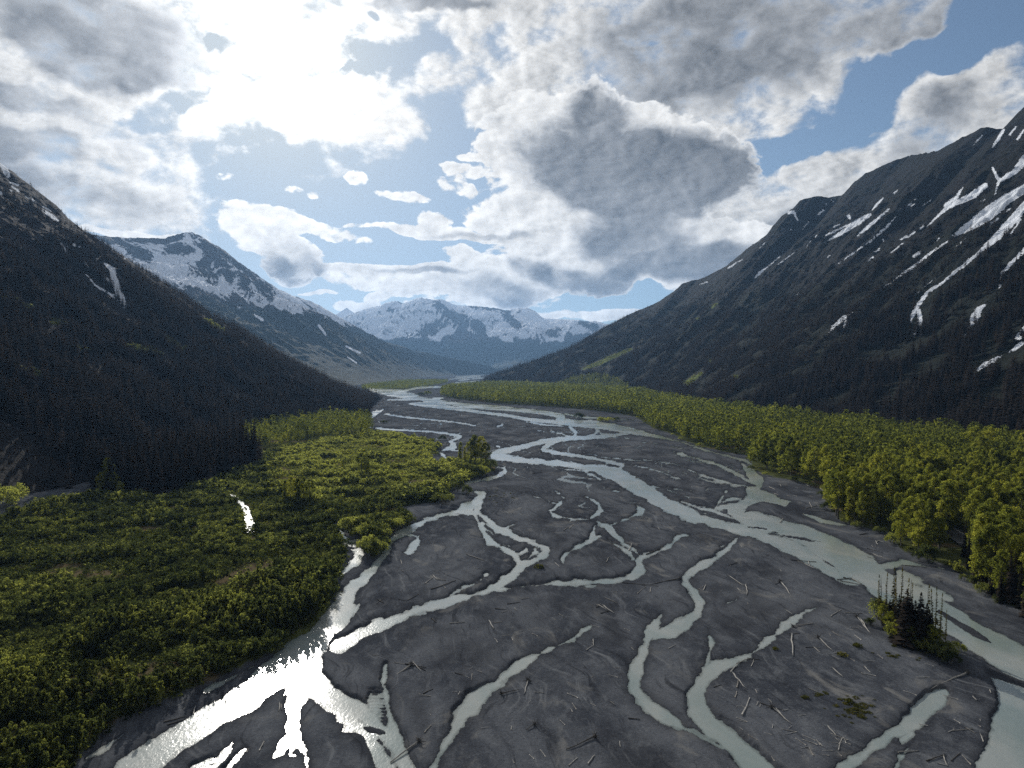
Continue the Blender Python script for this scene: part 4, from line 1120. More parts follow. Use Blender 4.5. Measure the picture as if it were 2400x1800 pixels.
def spruce(h, whorls, per, width, seed, sparse=0.0, low=0.06):
    """Needle crown of a spruce: drooping kite-shaped boughs in whorls."""
    r = np.random.default_rng(seed)
    V, F, T = [], [], []
    for i in range(whorls):
        u = (i + r.uniform(-0.3, 0.3)) / max(whorls - 1, 1)
        u = min(max(u, 0), 1)
        z = h * (low + (0.985 - low) * u)
        L = h * width * (1 - u) ** 0.85 * r.uniform(0.75, 1.15) + h * 0.012
        for k in range(per):
            if r.uniform() < sparse:
                continue
            th = 2 * math.pi * (k + r.uniform(-0.35, 0.35)) / per + i * 1.3
            l = L * r.uniform(0.65, 1.15)
            dr = l * r.uniform(0.25, 0.60)
            wv = l * r.uniform(0.26, 0.42) + h * 0.004
            dx, dy_ = math.cos(th), math.sin(th)
            z0 = z + r.normal(0, h * 0.006)
            o = len(V)
            V += [(0, 0, z0 + l * 0.12), (dx * l * 0.55 - dy_ * wv, dy_ * l * 0.55 + dx * wv, z0 - dr * 0.55),
                  (dx * l, dy_ * l, z0 - dr * 0.8), (dx * l * 0.55 + dy_ * wv, dy_ * l * 0.55 - dx * wv, z0 - dr * 0.55)]
            F.append([o, o + 1, o + 2, o + 3])
            T += [r.normal(0, 0.25)] * 4
    o = len(V)                                                    # leader
    s = h * 0.012
    V += [(-s, 0, h * 0.93), (s, 0, h * 0.93), (s * 0.2, 0, h), (-s * 0.2, 0, h), (0, -s, h * 0.93), (0, s, h * 0.93), (0, s * 0.2, h), (0, -s * 0.2, h)]
    F += [[o, o + 1, o + 2, o + 3], [o + 4, o + 5, o + 6, o + 7]]
    T += [0] * 8
    return np.array(V, float), np.array(F), np.array(T)


def scatter_mesh(name, protos, pick, X, Y, Z, S, rot, tint, mat, SZ=None):
    """One mesh holding many copies of low-detail plants (for what nobody could count)."""
    Vs, Fs, Ts, o = [], [], [], 0
    SZ = S if SZ is None else SZ
    for i, (pv, pf, pt) in enumerate(protos):
        s = np.where(pick == i)[0]
        if len(s) == 0:
            continue
        c, sn = np.cos(rot[s])[:, None], np.sin(rot[s])[:, None]
        x = (pv[None, :, 0] * c - pv[None, :, 1] * sn) * S[s][:, None] + X[s][:, None]
        y = (pv[None, :, 0] * sn + pv[None, :, 1] * c) * S[s][:, None] + Y[s][:, None]
        z = pv[None, :, 2] * SZ[s][:, None] + Z[s][:, None]
        Vs.append(np.stack([x, y, z], -1).reshape(-1, 3).astype(np.float32))
        Fs.append((pf[None] + (np.arange(len(s)) * len(pv))[:, None, None]).reshape(-1, 4) + o)
        Ts.append((pt[None] + tint[s][:, None]).ravel())
        o += len(s) * len(pv)
    V, F, T = np.concatenate(Vs), np.concatenate(Fs), np.concatenate(Ts)
    return mesh_np(name, V, F, mat, {'tint': T})


# ------------------------------------------------------------------ plants: materials
def leaf_material(name, dark_, mid, light, trans, tfac=0.45):
    mt, b, out = material(name)
    at = b.attr('tint')
    oi = b.node('ShaderNodeObjectInfo')
    t = b.add(b.add(at, 0.5), b.mul(b.sub(oi.outputs['Random'], 0.5), 0.75))
    c = b.mix(b.step(t, 0.1, 0.5), dark_, mid)
    c = b.mix(b.step(t, 0.5, 0.95), c, light)
    d = b.node('ShaderNodeBsdfDiffuse')
    b.l.new(c, d.inputs[0])
    tr = b.node('ShaderNodeBsdfTranslucent')
    b.l.new(b.mix(1.0, c, trans, 'MULTIPLY'), tr.inputs[0])
    mx = b.node('ShaderNodeMixShader')
    mx.inputs[0].default_value = tfac
    b.l.new(d.outputs[0], mx.inputs[1])
    b.l.new(tr.outputs[0], mx.inputs[2])
    b.l.new(mx.outputs[0], out.inputs['Surface'])
    return mt


M_CW = leaf_material('cottonwood_leaves', (0.052, 0.062, 0.020), (0.128, 0.140, 0.032), (0.215, 0.212, 0.046), (2.4, 2.4, 1.4), 0.5)
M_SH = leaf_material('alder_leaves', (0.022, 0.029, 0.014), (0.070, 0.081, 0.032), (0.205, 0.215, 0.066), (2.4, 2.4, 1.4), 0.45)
M_SP = leaf_material('spruce_needles', (0.011, 0.011, 0.009), (0.023, 0.020, 0.017), (0.054, 0.044, 0.037), (1.3, 1.2, 1.0), 0.3)
M_SPARSE = leaf_material('thin_needles', (0.045, 0.044, 0.014), (0.095, 0.086, 0.024), (0.16, 0.135, 0.035), (2.0, 1.8, 1.0), 0.4)
M_GR = leaf_material('grass_tuft', (0.045, 0.048, 0.016), (0.075, 0.076, 0.024), (0.115, 0.105, 0.035), (1.7, 1.7, 1.0), 0.3)


def bark(name, c0, c1):
    mt, b, out = material(name)
    geo = b.node('ShaderNodeNewGeometry')
    n = b.noise(b.vm('MULTIPLY', geo.outputs['Position'], (3.0, 3.0, 0.6)), 1.5, 4.0, 0.65)
    bsdf(b, out, b.mix(b.step(n, 0.35, 0.65), c0, c1), 0.9, 0.1)
    return mt


M_BARK = bark('grey_bark', (0.075, 0.068, 0.058), (0.16, 0.148, 0.13))
M_SPB = bark('dark_bark', (0.035, 0.028, 0.022), (0.075, 0.062, 0.05))

# detailed shapes shared by the single trees
CW_N = 6
cw_mesh, cw_wood = [], []
for i in range(CW_N):
    v, f, t = leafy('cottonwood' if i < 4 else 'slim', 24.0, 60, 100, 0.44, 900 + i)
    cw_mesh.append(mesh_np('crown', v, f, M_CW, {'tint': t}))
    v, f, t = woody(24.0, 0.34, 9, 930 + i)
    cw_wood.append(mesh_np('trunk', v, f, M_BARK, smooth=True))
SP_N = 5
sp_mesh, sp_wood = [], []
for i in range(SP_N):
    v, f, t = spruce(24.0, 30, 9, 0.125 + 0.02 * (i % 3), 960 + i, 0.08)
    sp_mesh.append(mesh_np('crown', v, f, M_SP, {'tint': t}))
    v, f, t = woody(24.0, 0.30, 0, 980 + i, 0.97)
    sp_wood.append(mesh_np('trunk', v, f, M_SPB, smooth=True))
spr_mesh = []
for i in range(3):
    v, f, t = spruce(24.0, 34, 6, 0.05, 990 + i, 0.4, 0.25)
    spr_mesh.append(mesh_np('crown', v, f, M_SPARSE, {'tint': t}))
SH_N = 6
sh_mesh, sh_wood = [], []
for i in range(SH_N):
    v, f, t = leafy('bush', 4.0, 24, 75, 0.25, 1000 + i)
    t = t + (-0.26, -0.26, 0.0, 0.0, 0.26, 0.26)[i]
    sh_mesh.append(mesh_np('foliage', v, f, M_SH, {'tint': t}))
    r_ = np.random.default_rng(1020 + i)
    st = []
    for k in range(6):
        th = r_.uniform(0, 6.28)
        L = r_.uniform(0.8, 1.5)
        st.append(limb([(0.1 * math.cos(th), 0.1 * math.sin(th), -0.1), (L * 0.5 * math.cos(th), L * 0.5 * math.sin(th), 1.2), (L * math.cos(th), L * math.sin(th), 2.9)], [0.07, 0.05, 0.02], 5))
    v, f, t = join(st)
    sh_wood.append(mesh_np('stem', v, f, M_BARK, smooth=True))
ta_mesh = []
for i in range(6):
    v, f, t = leafy('tallbush', 8.0, 44, 75, 0.30, 1050 + i)
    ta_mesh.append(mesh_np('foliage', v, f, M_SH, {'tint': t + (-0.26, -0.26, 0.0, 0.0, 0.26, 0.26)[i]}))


# one prototype tree object of each shape, copied with its parts
PROTO = {}


def make_plant(name, parts):
    root = bpy.data.objects.new(name, None)
    SC.collection.objects.link(root)
    root.empty_display_size = 0.5
    for pn, me in parts:
        link(pn, me, parent=root)
    return root


def copy_plant(src):
    r = src.copy()
    SC.collection.objects.link(r)
    for ch in src.children:
        c = ch.copy()
        c.parent = r
        SC.collection.objects.link(c)
    return r


def plant(key, name, parts, x, y, z, s, rz, label, cat, group=None, sz=None, lean=0.0):
    if key not in PROTO:
        o = make_plant(name, parts)
        PROTO[key] = o
        for k in ('label', 'category', 'group'):
            if k in o:
                del o[k]
    else:
        o = copy_plant(PROTO[key])
    o.location = (x, y, z)
    o.rotation_euler = (lean * math.cos(rz * 3), lean * math.sin(rz * 3), rz)
    o.scale = (s, s, sz if sz else s)
    if 'group' in o and not group:
        del o['group']
    tag(o, label, cat, group)
    return o


def cottonwood(i, x, y, z, h, label, group=None, w=1.0, rz=None):
    i = i % CW_N
    return plant(('cw', i), 'cottonwood_tree', [('crown', cw_mesh[i]), ('trunk', cw_wood[i])], x, y, z, h / 24.0 * w,
                 random.uniform(0, 6.28) if rz is None else rz, label, 'tree', group, h / 24.0, 0.03)


def spruce_tree(i, x, y, z, h, label, group=None, w=1.0):
    i = i % SP_N
    return plant(('sp', i), 'spruce_tree', [('crown', sp_mesh[i]), ('trunk', sp_wood[i])], x, y, z, h / 24.0 * w, random.uniform(0, 6.28), label, 'tree', group, h / 24.0, 0.015)


def bare_spruce(i, x, y, z, h, label, group=None):
    i = i % 3
    return plant(('bs', i), 'bare_spruce_tree', [('crown', spr_mesh[i]), ('trunk', sp_wood[i])], x, y, z, h / 24.0, random.uniform(0, 6.28), label, 'tree', group, None, 0.05)


def shrub(i, x, y, z, h, label, group=None, w=1.0, name='alder_shrub'):
    i = i % SH_N
    if h > 4.8 and name == 'alder_shrub':
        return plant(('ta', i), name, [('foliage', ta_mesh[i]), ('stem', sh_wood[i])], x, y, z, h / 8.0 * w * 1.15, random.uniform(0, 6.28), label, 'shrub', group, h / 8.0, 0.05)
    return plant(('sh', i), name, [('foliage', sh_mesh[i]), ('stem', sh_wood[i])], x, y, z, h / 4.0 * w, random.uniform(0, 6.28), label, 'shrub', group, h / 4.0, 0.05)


# ------------------------------------------------------------------ plants: where they stand
def jitter_grid(x0, x1, y0, y1, sp):
    xs_ = np.arange(x0, x1, sp)
    ys_ = np.arange(y0, y1, sp)
    X, Y = np.meshgrid(xs_, ys_)
    X = X + rng.uniform(-0.48, 0.48, X.shape) * sp
    Y = Y + rng.uniform(-0.48, 0.48, Y.shape) * sp
    return X.ravel(), Y.ravel()


def to_px(x, y, z=0.0):
    return project(np.stack([x, y, np.zeros_like(x) + z], -1))


def thin_by(poly, X, Y):
    px, py, _ = to_px(X, Y)
    k = inside(px, py, poly) & (Y > 20)
    return X[k], Y[k]


def pick_largest(X, Y, Z, H, n):
    px, py, dep = to_px(X, Y, Z + H * 0.5)
    vis = (px > -20) & (px < 2420) & (py < 1830)
    size = np.where(vis, H / dep, 0)
    return np.argsort(-size)[:n], vis


# --- cottonwoods of the right bank, the left strip and the far flat
X, Y = jitter_grid(-400, 1500, 200, 3800, 6.4)
X, Y = thin_by(FOREST, X, Y)
keep = (rng.uniform(size=len(X)) < np.where(Y > 1500, 0.75, 1.0)) & (X < np.interp(Y, [p[1] for p in BASE_R], [p[0] for p in BASE_R]) + 15)
px, py, _ = to_px(X, Y)
road_gap = (px > 2222) & (px < 2290) & (py > 1246) & (py < 1352)
keep &= ~road_gap & (px < 3000) & (rng.uniform(size=len(X)) < 0.45 + 0.55 * sst(fbm(X / 35, Y / 35, 3, 817), -0.55, -0.15))
X, Y = X[keep], Y[keep]
edge = -field_at(fo_f, X, Y)
H = 20.0 + 4.5 * fbm(X / 45, Y / 45, 3, 811) + rng.normal(0, 2.8, len(X))
H = np.where(edge < 8, H * rng.uniform(0.75, 1.05, len(X)), H)
low = field_at(m, X, Y) > 1.5
sel = low
X, Y, H = X[sel], Y[sel], H[sel]
X2, Y2 = jitter_grid(-500, -150, 700, 1300, 6.5)
X2, Y2 = thin_by(STRIP, X2, Y2)
kk_ = (rng.uniform(size=len(X2)) < 0.25 + 0.75 * sst(fbm(X2 / 45, Y2 / 70, 2, 815), -0.4, 0.1)) 
X2, Y2 = X2[kk_], Y2[kk_]
X3, Y3 = jitter_grid(-900, -100, 1900, 4300, 11.0)
X3, Y3 = thin_by(FARFLAT, X3, Y3)
X = np.concatenate([X, X2, X3])
Y = np.concatenate([Y, Y2, Y3])
H = np.concatenate([H, rng.normal(15.5, 3.2, len(X2)).clip(7, 24), rng.normal(13, 2, len(X3))])
Z = np.maximum(ground_z(X, Y), 0.2)
# the tongue of cottonwoods that climbs the fan below the right mountain
FAN = [cpx('K', *p) for p in [(1180, 1160), (1300, 1135), (1420, 1105), (1550, 1062), (1660, 1052), (1740, 1058), (1800, 1095), (1860, 1125), (1880, 1190), (1700, 1200), (1400, 1180)]]
in_fan = inside(pxr, pyr, FAN) & (tR[None, :] < 0.5)
fi_, fj_ = np.nonzero(in_fan)
fs_ = rng.choice(len(fi_), 900)
FQ = GR_[fi_[fs_], fj_[fs_]] + np.stack([rng.uniform(-4, 4, 900), rng.uniform(-4, 4, 900), np.zeros(900)], -1)
X, Y, H, Z = np.concatenate([X, FQ[:, 0]]), np.concatenate([Y, FQ[:, 1]]), np.concatenate([H, rng.normal(15, 2.5, 900)]), np.concatenate([Z, FQ[:, 2]])
order, vis = pick_largest(X, Y, Z, H, 270)
one = np.zeros(len(X), bool)
one[order] = True
for k in order:
    cottonwood(int(rng.integers(0, CW_N)), X[k], Y[k], Z[k], H[k], 'yellow-green cottonwood at the near end of the dense right bank forest', 'cottonwoods of the right bank forest', rng.uniform(0.95, 1.4))
rest = ~one & ((X / Y < 1.1) & (X / Y > -1.1))
X, Y, Z, H = X[rest], Y[rest], Z[rest], H[rest]
lod1 = [leafy('cottonwood' if i < 3 else 'slim', 24.0, 30, 14, 0.98, 1100 + i) for i in range(4)]
lod2 = [leafy('cottonwood', 24.0, 16, 5, 2.0, 1120 + i) for i in range(4)]
pk = rng.integers(0, 4, len(X)) + np.where(Y > 1000, 4, 0)
me = scatter_mesh('cottonwood_forest', lod1 + lod2, pk, X, Y, Z, H / 24.0 * rng.uniform(0.95, 1.3, len(X)), rng.uniform(0, 6.28, len(X)), rng.normal(0, 0.16, len(X)) + 0.10 + 0.22 * fbm(X / 70, Y / 70, 3, 813), M_CW, H / 24.0)
tag(link('cottonwood_forest', me), 'dense yellow-green cottonwood forest receding along both banks', 'forest', kind='stuff')

# --- spruces: foot of the left mountain and both forested slopes
FOOT = [(225, 1166), (361, 1170), (470, 1149), (524, 1124), (613, 1092), (618, 1066), (575, 1058), (560, 1020), (650, 998), (800, 982), (868, 978), (868, 950), (300, 950), (230, 1060)]
X, Y = jitter_grid(-480, -180, 420, 1300, 6.2)
X, Y = thin_by(FOOT, X, Y)
fx_, fy_, _ = to_px(X, Y)
k = poly_field(fx_, fy_, FOOT) < -7 + 16 * fbm(X / 16, Y / 16, 3, 857)
X, Y = X[k], Y[k]
k = X > np.interp(Y, [p[1] for p in BASE_L], [p[0] for p in BASE_L])
X, Y = X[k], Y[k]
Z = np.maximum(ground_z(X, Y), 0.3)
H = (rng.normal(24, 5.5, len(X)) + 4 * fbm(X / 40, Y / 40, 2, 853)).clip(9, 35)


def slope_trees(G, t, n, dens, hfun, seed):
    r = np.random.default_rng(seed)
    jt = int(np.sum(t <= 1.0))
    P = G[:, :jt + 2]
    a = P[1:, :-1] - P[:-1, :-1]
    c = P[:-1, 1:] - P[:-1, :-1]
    area = np.abs(a[..., 0] * c[..., 1] - a[..., 1] * c[..., 0])
    d = dens[:-1, :jt + 1]
    pxx, pyy, dep = project(P[:-1, :-1])
    w = area * d * ((pxx > -350) & (pxx < 2750) & (P[:-1, :-1, 1] > 50))
    cdf = np.cumsum(w.ravel())
    tot = cdf[-1]
    kk = np.searchsorted(cdf, r.uniform(0, tot, n))
    i, j = np.unravel_index(np.minimum(kk, w.size - 1), w.shape)
    fi, fj = r.uniform(0, 1, n)[:, None], r.uniform(0, 1, n)[:, None]
    Q = P[i, j] * (1 - fi) * (1 - fj) + P[i + 1, j] * fi * (1 - fj) + P[i, j + 1] * (1 - fi) * fj + P[i + 1, j + 1] * fi * fj
    return Q, hfun(Q, r), tot


def hl(Q, r):
    return (np.interp(Q[:, 2], [0, 120, 300, 600], [23, 20, 13, 7]) + r.normal(0, 3, len(Q))).clip(4, 32)


dl = (0.12 + 0.9 * forestL) * (1 - snowL) * (1 - openL) * sst(fbm(GL_[..., 0] / 60, GL_[..., 1] / 60, 4, 341), -0.45, 0.25)
dl *= 1 - 0.97 * ((GL_[..., 1] < 505) & (hzl < 55))
dl *= np.where(hzl > 420, 0.25, 1)
QL, HL, totL = slope_trees(GL_, tL, 15000, dl, hl, 5)
dr = (0.012 + 0.988 * forestR) * (1 - snow) * (1 - openR) * sst(fbm(GR_[..., 0] / 80, GR_[..., 1] / 80, 4, 241), -0.5, 0.3)
dr *= 1 - 0.9 * in_fan
dr *= np.where(hz > 480, 0.25, 1)
QR, HR, totR = slope_trees(GR_, tR, 26000, dr, hl, 6)
print('slope forest areas', totL, totR)
X = np.concatenate([X, QL[:, 0], QR[:, 0]])
Y = np.concatenate([Y, QL[:, 1], QR[:, 1]])
Z = np.concatenate([Z, QL[:, 2] - 0.4, QR[:, 2] - 0.4])
H = np.concatenate([H, HL, HR])
order, vis = pick_largest(X, Y, Z, H, 270)
one = np.zeros(len(X), bool)
one[order] = True
for k in order:
    spruce_tree(int(rng.integers(0, SP_N)), X[k], Y[k], Z[k], H[k], 'dark spruce at the foot of a forested valley side', 'spruces at the foot of the slopes', rng.uniform(0.95, 1.5))
rest = ~one
X, Y, Z, H = X[rest], Y[rest], Z[rest], H[rest]
l1 = [spruce(24.0, 14, 6, 0.17 + 0.03 * (i % 2), 1200 + i, 0.05) for i in range(4)]
l2 = [spruce(24.0, 7, 4, 0.21, 1220 + i, 0.0) for i in range(4)]
pk = rng.integers(0, 4, len(X)) + np.where(Y > 1300, 4, 0)
me = scatter_mesh('spruce_forest', l1 + l2, pk, X, Y, Z, H / 24.0 * rng.uniform(0.95, 1.6, len(X)), rng.uniform(0, 6.28, len(X)), rng.normal(0, 0.3, len(X)) + 0.35 * fbm(X / 60, Y / 60, 3, 851), M_SP, H / 24.0)
tag(link('spruce_forest', me), 'dark spruce forest covering the lower mountain slopes', 'forest', kind='stuff')

# --- alder and willow thicket on the left flat
X, Y = jitter_grid(-760, -20, 110, 1000, 2.9)
X, Y = thin_by(SHRUB, X, Y)
k = (field_at(m, X, Y) > 1.0) & (X / Y > -1.15) & (X > np.interp(Y, [p[1] for p in BASE_L], [p[0] for p in BASE_L]) - 5)
X, Y = X[k], Y[k]
cl = field_at(clear, X, Y)
dfur = fbm((X * 0.83 + Y * 0.56) / 60.0, (Y * 0.83 - X * 0.56) / 9.0, 3, 821)
inner = -field_at(sh_f, X, Y)
px, py, _ = to_px(X, Y)
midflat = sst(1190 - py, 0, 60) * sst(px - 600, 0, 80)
openness = cl * 0.9 + 0.75 * dfur + 0.50 * midflat - np.where(py > 1380, 0.45, 0) - np.where(inner < 9, 0.4, 0)
k = rng.uniform(size=len(X)) < (1 - 0.95 * sst(openness, 0.0, 0.45))
X, Y, dfur, inner, px, py, cl, midflat = X[k], Y[k], dfur[k], inner[k], px[k], py[k], cl[k], midflat[k]
H = 1.7 + 3.6 * sst(fbm(X / 20, Y / 20, 3, 823) * 0.8 - 1.1 * dfur, -0.5, 0.9) + rng.normal(0, 0.6, len(X))
H = H + 3.2 * sst(py, 1330, 1520) * sst(fbm(X / 26, Y / 26, 2, 829), -0.3, 0.5) + np.where(inner < 10, 0.8, 0)
H += 4.5 * np.exp(-(((px - 690) / 110) ** 2 + ((py - 1440) / 90) ** 2))
H = H.clip(1.2, 10.5)
Wd = rng.uniform(0.85, 1.35, len(X)) * np.where(H > 5, 0.75, 1.0) * (1 + 0.25 * midflat)
hue = 0.9 * fbm(X / 38, Y / 38, 3, 837) + 1.4 * midflat - 0.45 * sst(px - 560, 0, 120) * sst(py - 1340, 0, 60) + 0.25 * np.exp(-(((px - 330) / 200) ** 2 + ((py - 1460) / 90) ** 2)) - 0.10  # patchy leaf hue; mid flat brightened to paint in cloud shade on nearer bushes
Z = ground_z(X, Y) - 0.05
order, vis = pick_largest(X, Y, Z, H, 290)
one = np.zeros(len(X), bool)
one[order] = True
for k in order:
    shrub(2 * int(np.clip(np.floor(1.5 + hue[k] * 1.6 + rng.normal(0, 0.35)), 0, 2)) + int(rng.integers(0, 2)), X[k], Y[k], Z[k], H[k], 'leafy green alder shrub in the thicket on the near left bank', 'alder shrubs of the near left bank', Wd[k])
rest = ~one
X, Y, Z, H, Wd, hue = X[rest], Y[rest], Z[rest], H[rest], Wd[rest], hue[rest]
s0 = [leafy('bush', 4.0, 18, 22, 0.42, 1300 + i) for i in range(3)] + [leafy('tallbush', 4.0, 20, 20, 0.40, 1305)]
s1 = [leafy('bush', 4.0, 13, 10, 0.75, 1310 + i) for i in range(4)]
# low scrub and grass clumps that fill the floor between the taller bushes
XL, YL = jitter_grid(-700, -20, 110, 900, 2.3)
XL, YL = thin_by(SHRUB, XL, YL)
k = (field_at(m, XL, YL) > 1.0) & (XL / YL > -1.0) & (XL > np.interp(YL, [p[1] for p in BASE_L], [p[0] for p in BASE_L]) - 5)
k &= (field_at(clear, XL, YL) < 0.42) | (rng.uniform(size=len(XL)) < 0.25)
XL, YL = XL[k], YL[k]
pxl_, pyl_, _ = to_px(XL, YL)
hue_shadeL = 0.9 * fbm(XL / 38, YL / 38, 3, 837) + 0.9 * sst(1190 - pyl_, 0, 60) * sst(pxl_ - 600, 0, 80) + 0.15  # same painted brightening on the mid flat, in place of cloud shade nearer
# bright bushes on the grassy openings of both slopes
gi, gj = np.nonzero((grassL > 0.5) & frontL)
gs = rng.choice(len(gi), 260)
PL = GL_[gi[gs], gj[gs]] + rng.uniform(-3, 3, (260, 3)) * np.array([1, 1, 0])
gi, gj = np.nonzero((GRASSR > 0.5) & front)
gs = rng.choice(len(gi), 320)
PR = GR_[gi[gs], gj[gs]] + rng.uniform(-4, 4, (320, 3)) * np.array([1, 1, 0])
PB = np.concatenate([PL, PR])
nb_, nl_ = len(PB), len(XL)
X = np.concatenate([X, PB[:, 0], XL])
Y = np.concatenate([Y, PB[:, 1], YL])
Z = np.concatenate([Z, PB[:, 2] - 0.3, ground_z(XL, YL) - 0.05])
H = np.concatenate([H, rng.uniform(2.5, 5.5, nb_), rng.uniform(0.7, 1.7, nl_)])
Wd = np.concatenate([Wd, rng.uniform(1.0, 1.6, nb_), rng.uniform(1.3, 2.0, nl_)])
hue = np.concatenate([hue, rng.normal(0.9, 0.3, nb_), hue_shadeL])
is_low = np.arange(len(X)) >= len(X) - nl_
pk = np.where(is_low, 8 + rng.integers(0, 3, len(X)), rng.integers(0, 4, len(X)) + np.where(Y > 420, 4, 0))
s2 = [leafy('bush', 4.0, 8, 5, 1.15, 1320 + i) for i in range(3)]
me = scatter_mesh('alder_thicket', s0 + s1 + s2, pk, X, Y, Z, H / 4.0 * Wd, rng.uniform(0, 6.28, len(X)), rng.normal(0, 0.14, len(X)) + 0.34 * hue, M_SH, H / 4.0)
tag(link('alder_thicket', me), 'green alder and willow thicket filling the flat left of the river', 'thicket', kind='stuff')
print('counts', len(X), 'plants done', len(bpy.data.objects))
# ------------------------------------------------------------------ trees and bushes that stand out
def spot(c, x, y):
    gx, gy = ground_pt(*cpx(c, x, y))
    z = float(ground_z(np.array([gx]), np.array([gy]))[0])
    return gx, gy, max(z, 0.05), (gy * CP + CAM_H * SP)


def tall(c, ybase, ytop, dep):
    return (ybase - ytop) * (1.0 if c == 'N' else KS) * dep / FPX


def put(kind, c, x, yb, yt, label, group=None, w=1.0, i=None, name=None):
    gx, gy, z, dep = spot(c, x, yb)
    h = tall(c, yb, yt, dep)
    i = random.randrange(60) if i is None else i
    if kind == 'cw':
        return cottonwood(i, gx, gy, z, h, label, group, w)
    if kind == 'sp':
        return spruce_tree(i, gx, gy, z, h, label, group, w)
    if kind == 'bare':
        return bare_spruce(i, gx, gy, z, h, label, group)
    return shrub(i, gx, gy, z, h * 1.05, label, group, w, name or 'willow_shrub')


# the clump at the bend in mid valley
put('cw', 'E', 870, 800, 612, 'tall broad cottonwood in the middle of the clump at the river bend', None, 1.35, 0)
put('cw', 'E', 905, 806, 622, 'cottonwood on the water side of the clump at the river bend', None, 1.25, 1)
put('cw', 'E', 838, 802, 640, 'lower cottonwood on the inland side of the clump at the river bend', None, 1.25, 2)
put('cw', 'E', 932, 812, 660, 'short leafy cottonwood closest to the water in the bend clump', None, 1.3, 3)
put('cw', 'E', 768, 796, 655, 'slim pale cottonwood standing apart, just left of the bend clump', None, 1.0, 4)
put('cw', 'E', 800, 800, 690, 'small cottonwood between the slim one and the bend clump', None, 1.1, 5)
for (x, yb, yt, w, lab) in [
        (958, 838, 762, 1.1, 'big round bush right of the bend clump, beside the milky water'), (905, 872, 800, 1.0, 'round bush in front of the bend clump, nearest the bank'),
        (865, 880, 800, 1.1, 'broad bush in front of the tall cottonwood clump'), (815, 872, 790, 1.1, 'bright bush in front of the short cottonwood at the bend'),
        (765, 868, 782, 1.1, 'rounded bush below the slim pale cottonwood'), (700, 890, 806, 1.1, 'rounded bush standing left of the bend clump on the flat'), (650, 900, 830, 1.1, 'low wide bush at the edge of the open gravel left of the bend'),
        (752, 972, 892, 1.0, 'upright bush on the shore above the clear blue pool'), (815, 998, 935, 1.0, 'round bush at the head of the clear blue pool'), (655, 1058, 980, 1.5, 'wide low bush on the gravel left of the clear blue pool'),
        (655, 640, 608, 1.2, 'small bush on the far gravel left of the looping stream'), (655, 790, 750, 0.9, 'small upright bush by the narrow pool left of the bend clump'), (612, 740, 712, 1.2, 'small low bush at the end of the brown flat')]:
    put('sh', 'E', x, yb, yt, lab, None, w)
# dark rounded bushes on the tongue of land between the two left channels
for k, (x, yb, yt, w) in enumerate([(60, 1245, 1125, 1.0), (110, 1240, 1130, 1.0), (160, 1300, 1185, 1.0), (205, 1330, 1200, 0.95), (250, 1290, 1180, 1.0), (300, 1260, 1150, 1.0), (350, 1235, 1135, 1.0), (400, 1205, 1120, 1.0), (440, 1190, 1115, 0.9), (190, 1395, 1290, 0.95), (235, 1390, 1285, 0.95), (165, 1365, 1260, 0.9), (280, 1310, 1210, .9), (130, 1280, 1180, 1.0)]):
    put('sh', 'E', x, yb, yt, 'dark rounded bush in the row on the tongue between two left channels', 'bushes on the tongue between channels', w)
for k, (x, yb, yt) in enumerate([(1850, 1055, 905), (1885, 1060, 882), (1925, 1062, 890), (1965, 1060, 886), (2005, 1050, 900)]):
    put('cw', 'D', x, yb, yt, 'dark bushy tree in the small stand in mid thicket', 'small dark stand in the thicket', 1.2)
put('cw', 'E', 135, 872, 728, 'lone dark bushy tree rising out of the green flat', None, 1.5, 1)
put('cw', 'E', 165, 880, 770, 'smaller tree leaning on the lone dark tree of the green flat', None, 1.4, 2)
put('cw', 'E', 15, 850, 770, 'yellowish small tree left of the lone dark tree on the flat', None, 1.3, 3)
put('cw', 'D', 690, 990, 760, 'tall yellow tree in front of the dark slope by the gravel strip', None, 1.1, 0)
put('cw', 'D', 735, 1000, 850, 'shorter green tree leaning against the tall yellow one by the slope', None, 1.2, 1)
put('cw', 'D', 780, 1010, 910, 'low yellow-green tree at the right foot of the tall yellow one', None, 1.4, 2)
put('cw', 'D', 655, 995, 850, 'dull green tree at the left foot of the tall yellow one', None, 1.2, 3)
put('cw', 'D', 948, 965, 868, 'small brownish tree standing before the dark spruces', None, 1.3, 2)
put('cw', 'D', 850, 960, 890, 'low brown tree between the yellow trees and the dark spruces', None, 1.5, 1)
put('sh', 'D', 30, 1090, 940, 'big bright round bush at the left end of the gravel strip', None, 0.9)
put('sh', 'D', 95, 1060, 925, 'round pale bush behind the bright one on the gravel strip', None, 0.9)
put('sh', 'D', -15, 1070, 930, 'round bush cut by the left border of the picture on the gravel strip', None, 0.9)
for k, x in enumerate(range(-10, 640, 42)):
    yb = 1265 - x * 0.22 + 14 * math.sin(x * 0.05)
    put('sh', 'D', x, yb - 70, yb - 165 + 12 * math.sin(k * 2.1), 'tall bush in the row along the near edge of the gravel strip', 'bushes along the left gravel strip', 1.0, None, 'alder_shrub')
# bushes on the far bars
for (x, yb, yt, w, lab) in [(1540, 502, 462, 1.5, 'yellow-green bush alone on a bar in the upper braids'), (1690, 520, 488, 1.6, 'low dark bush at the left end of the far bush row'), (1730, 522, 490, 1.6, 'low dark bush in the middle of the far bush row'), (1785, 518, 490, 1.5, 'low dark bush at the right end of the far bush row'),
                        (560, 350, 318, 1.2, 'far bush cluster on the bar before the valley narrows'), (515, 352, 330, 1.4, 'far low bush left of the cluster before the valley narrows'), (275, 530, 512, 2.0, 'tiny low bush on the far gravel by the left toe'), (395, 622, 605, 1.6, 'tiny bush at the top end of the brown flat')]:
    put('sh', 'E', x, yb, yt, lab, None, w)

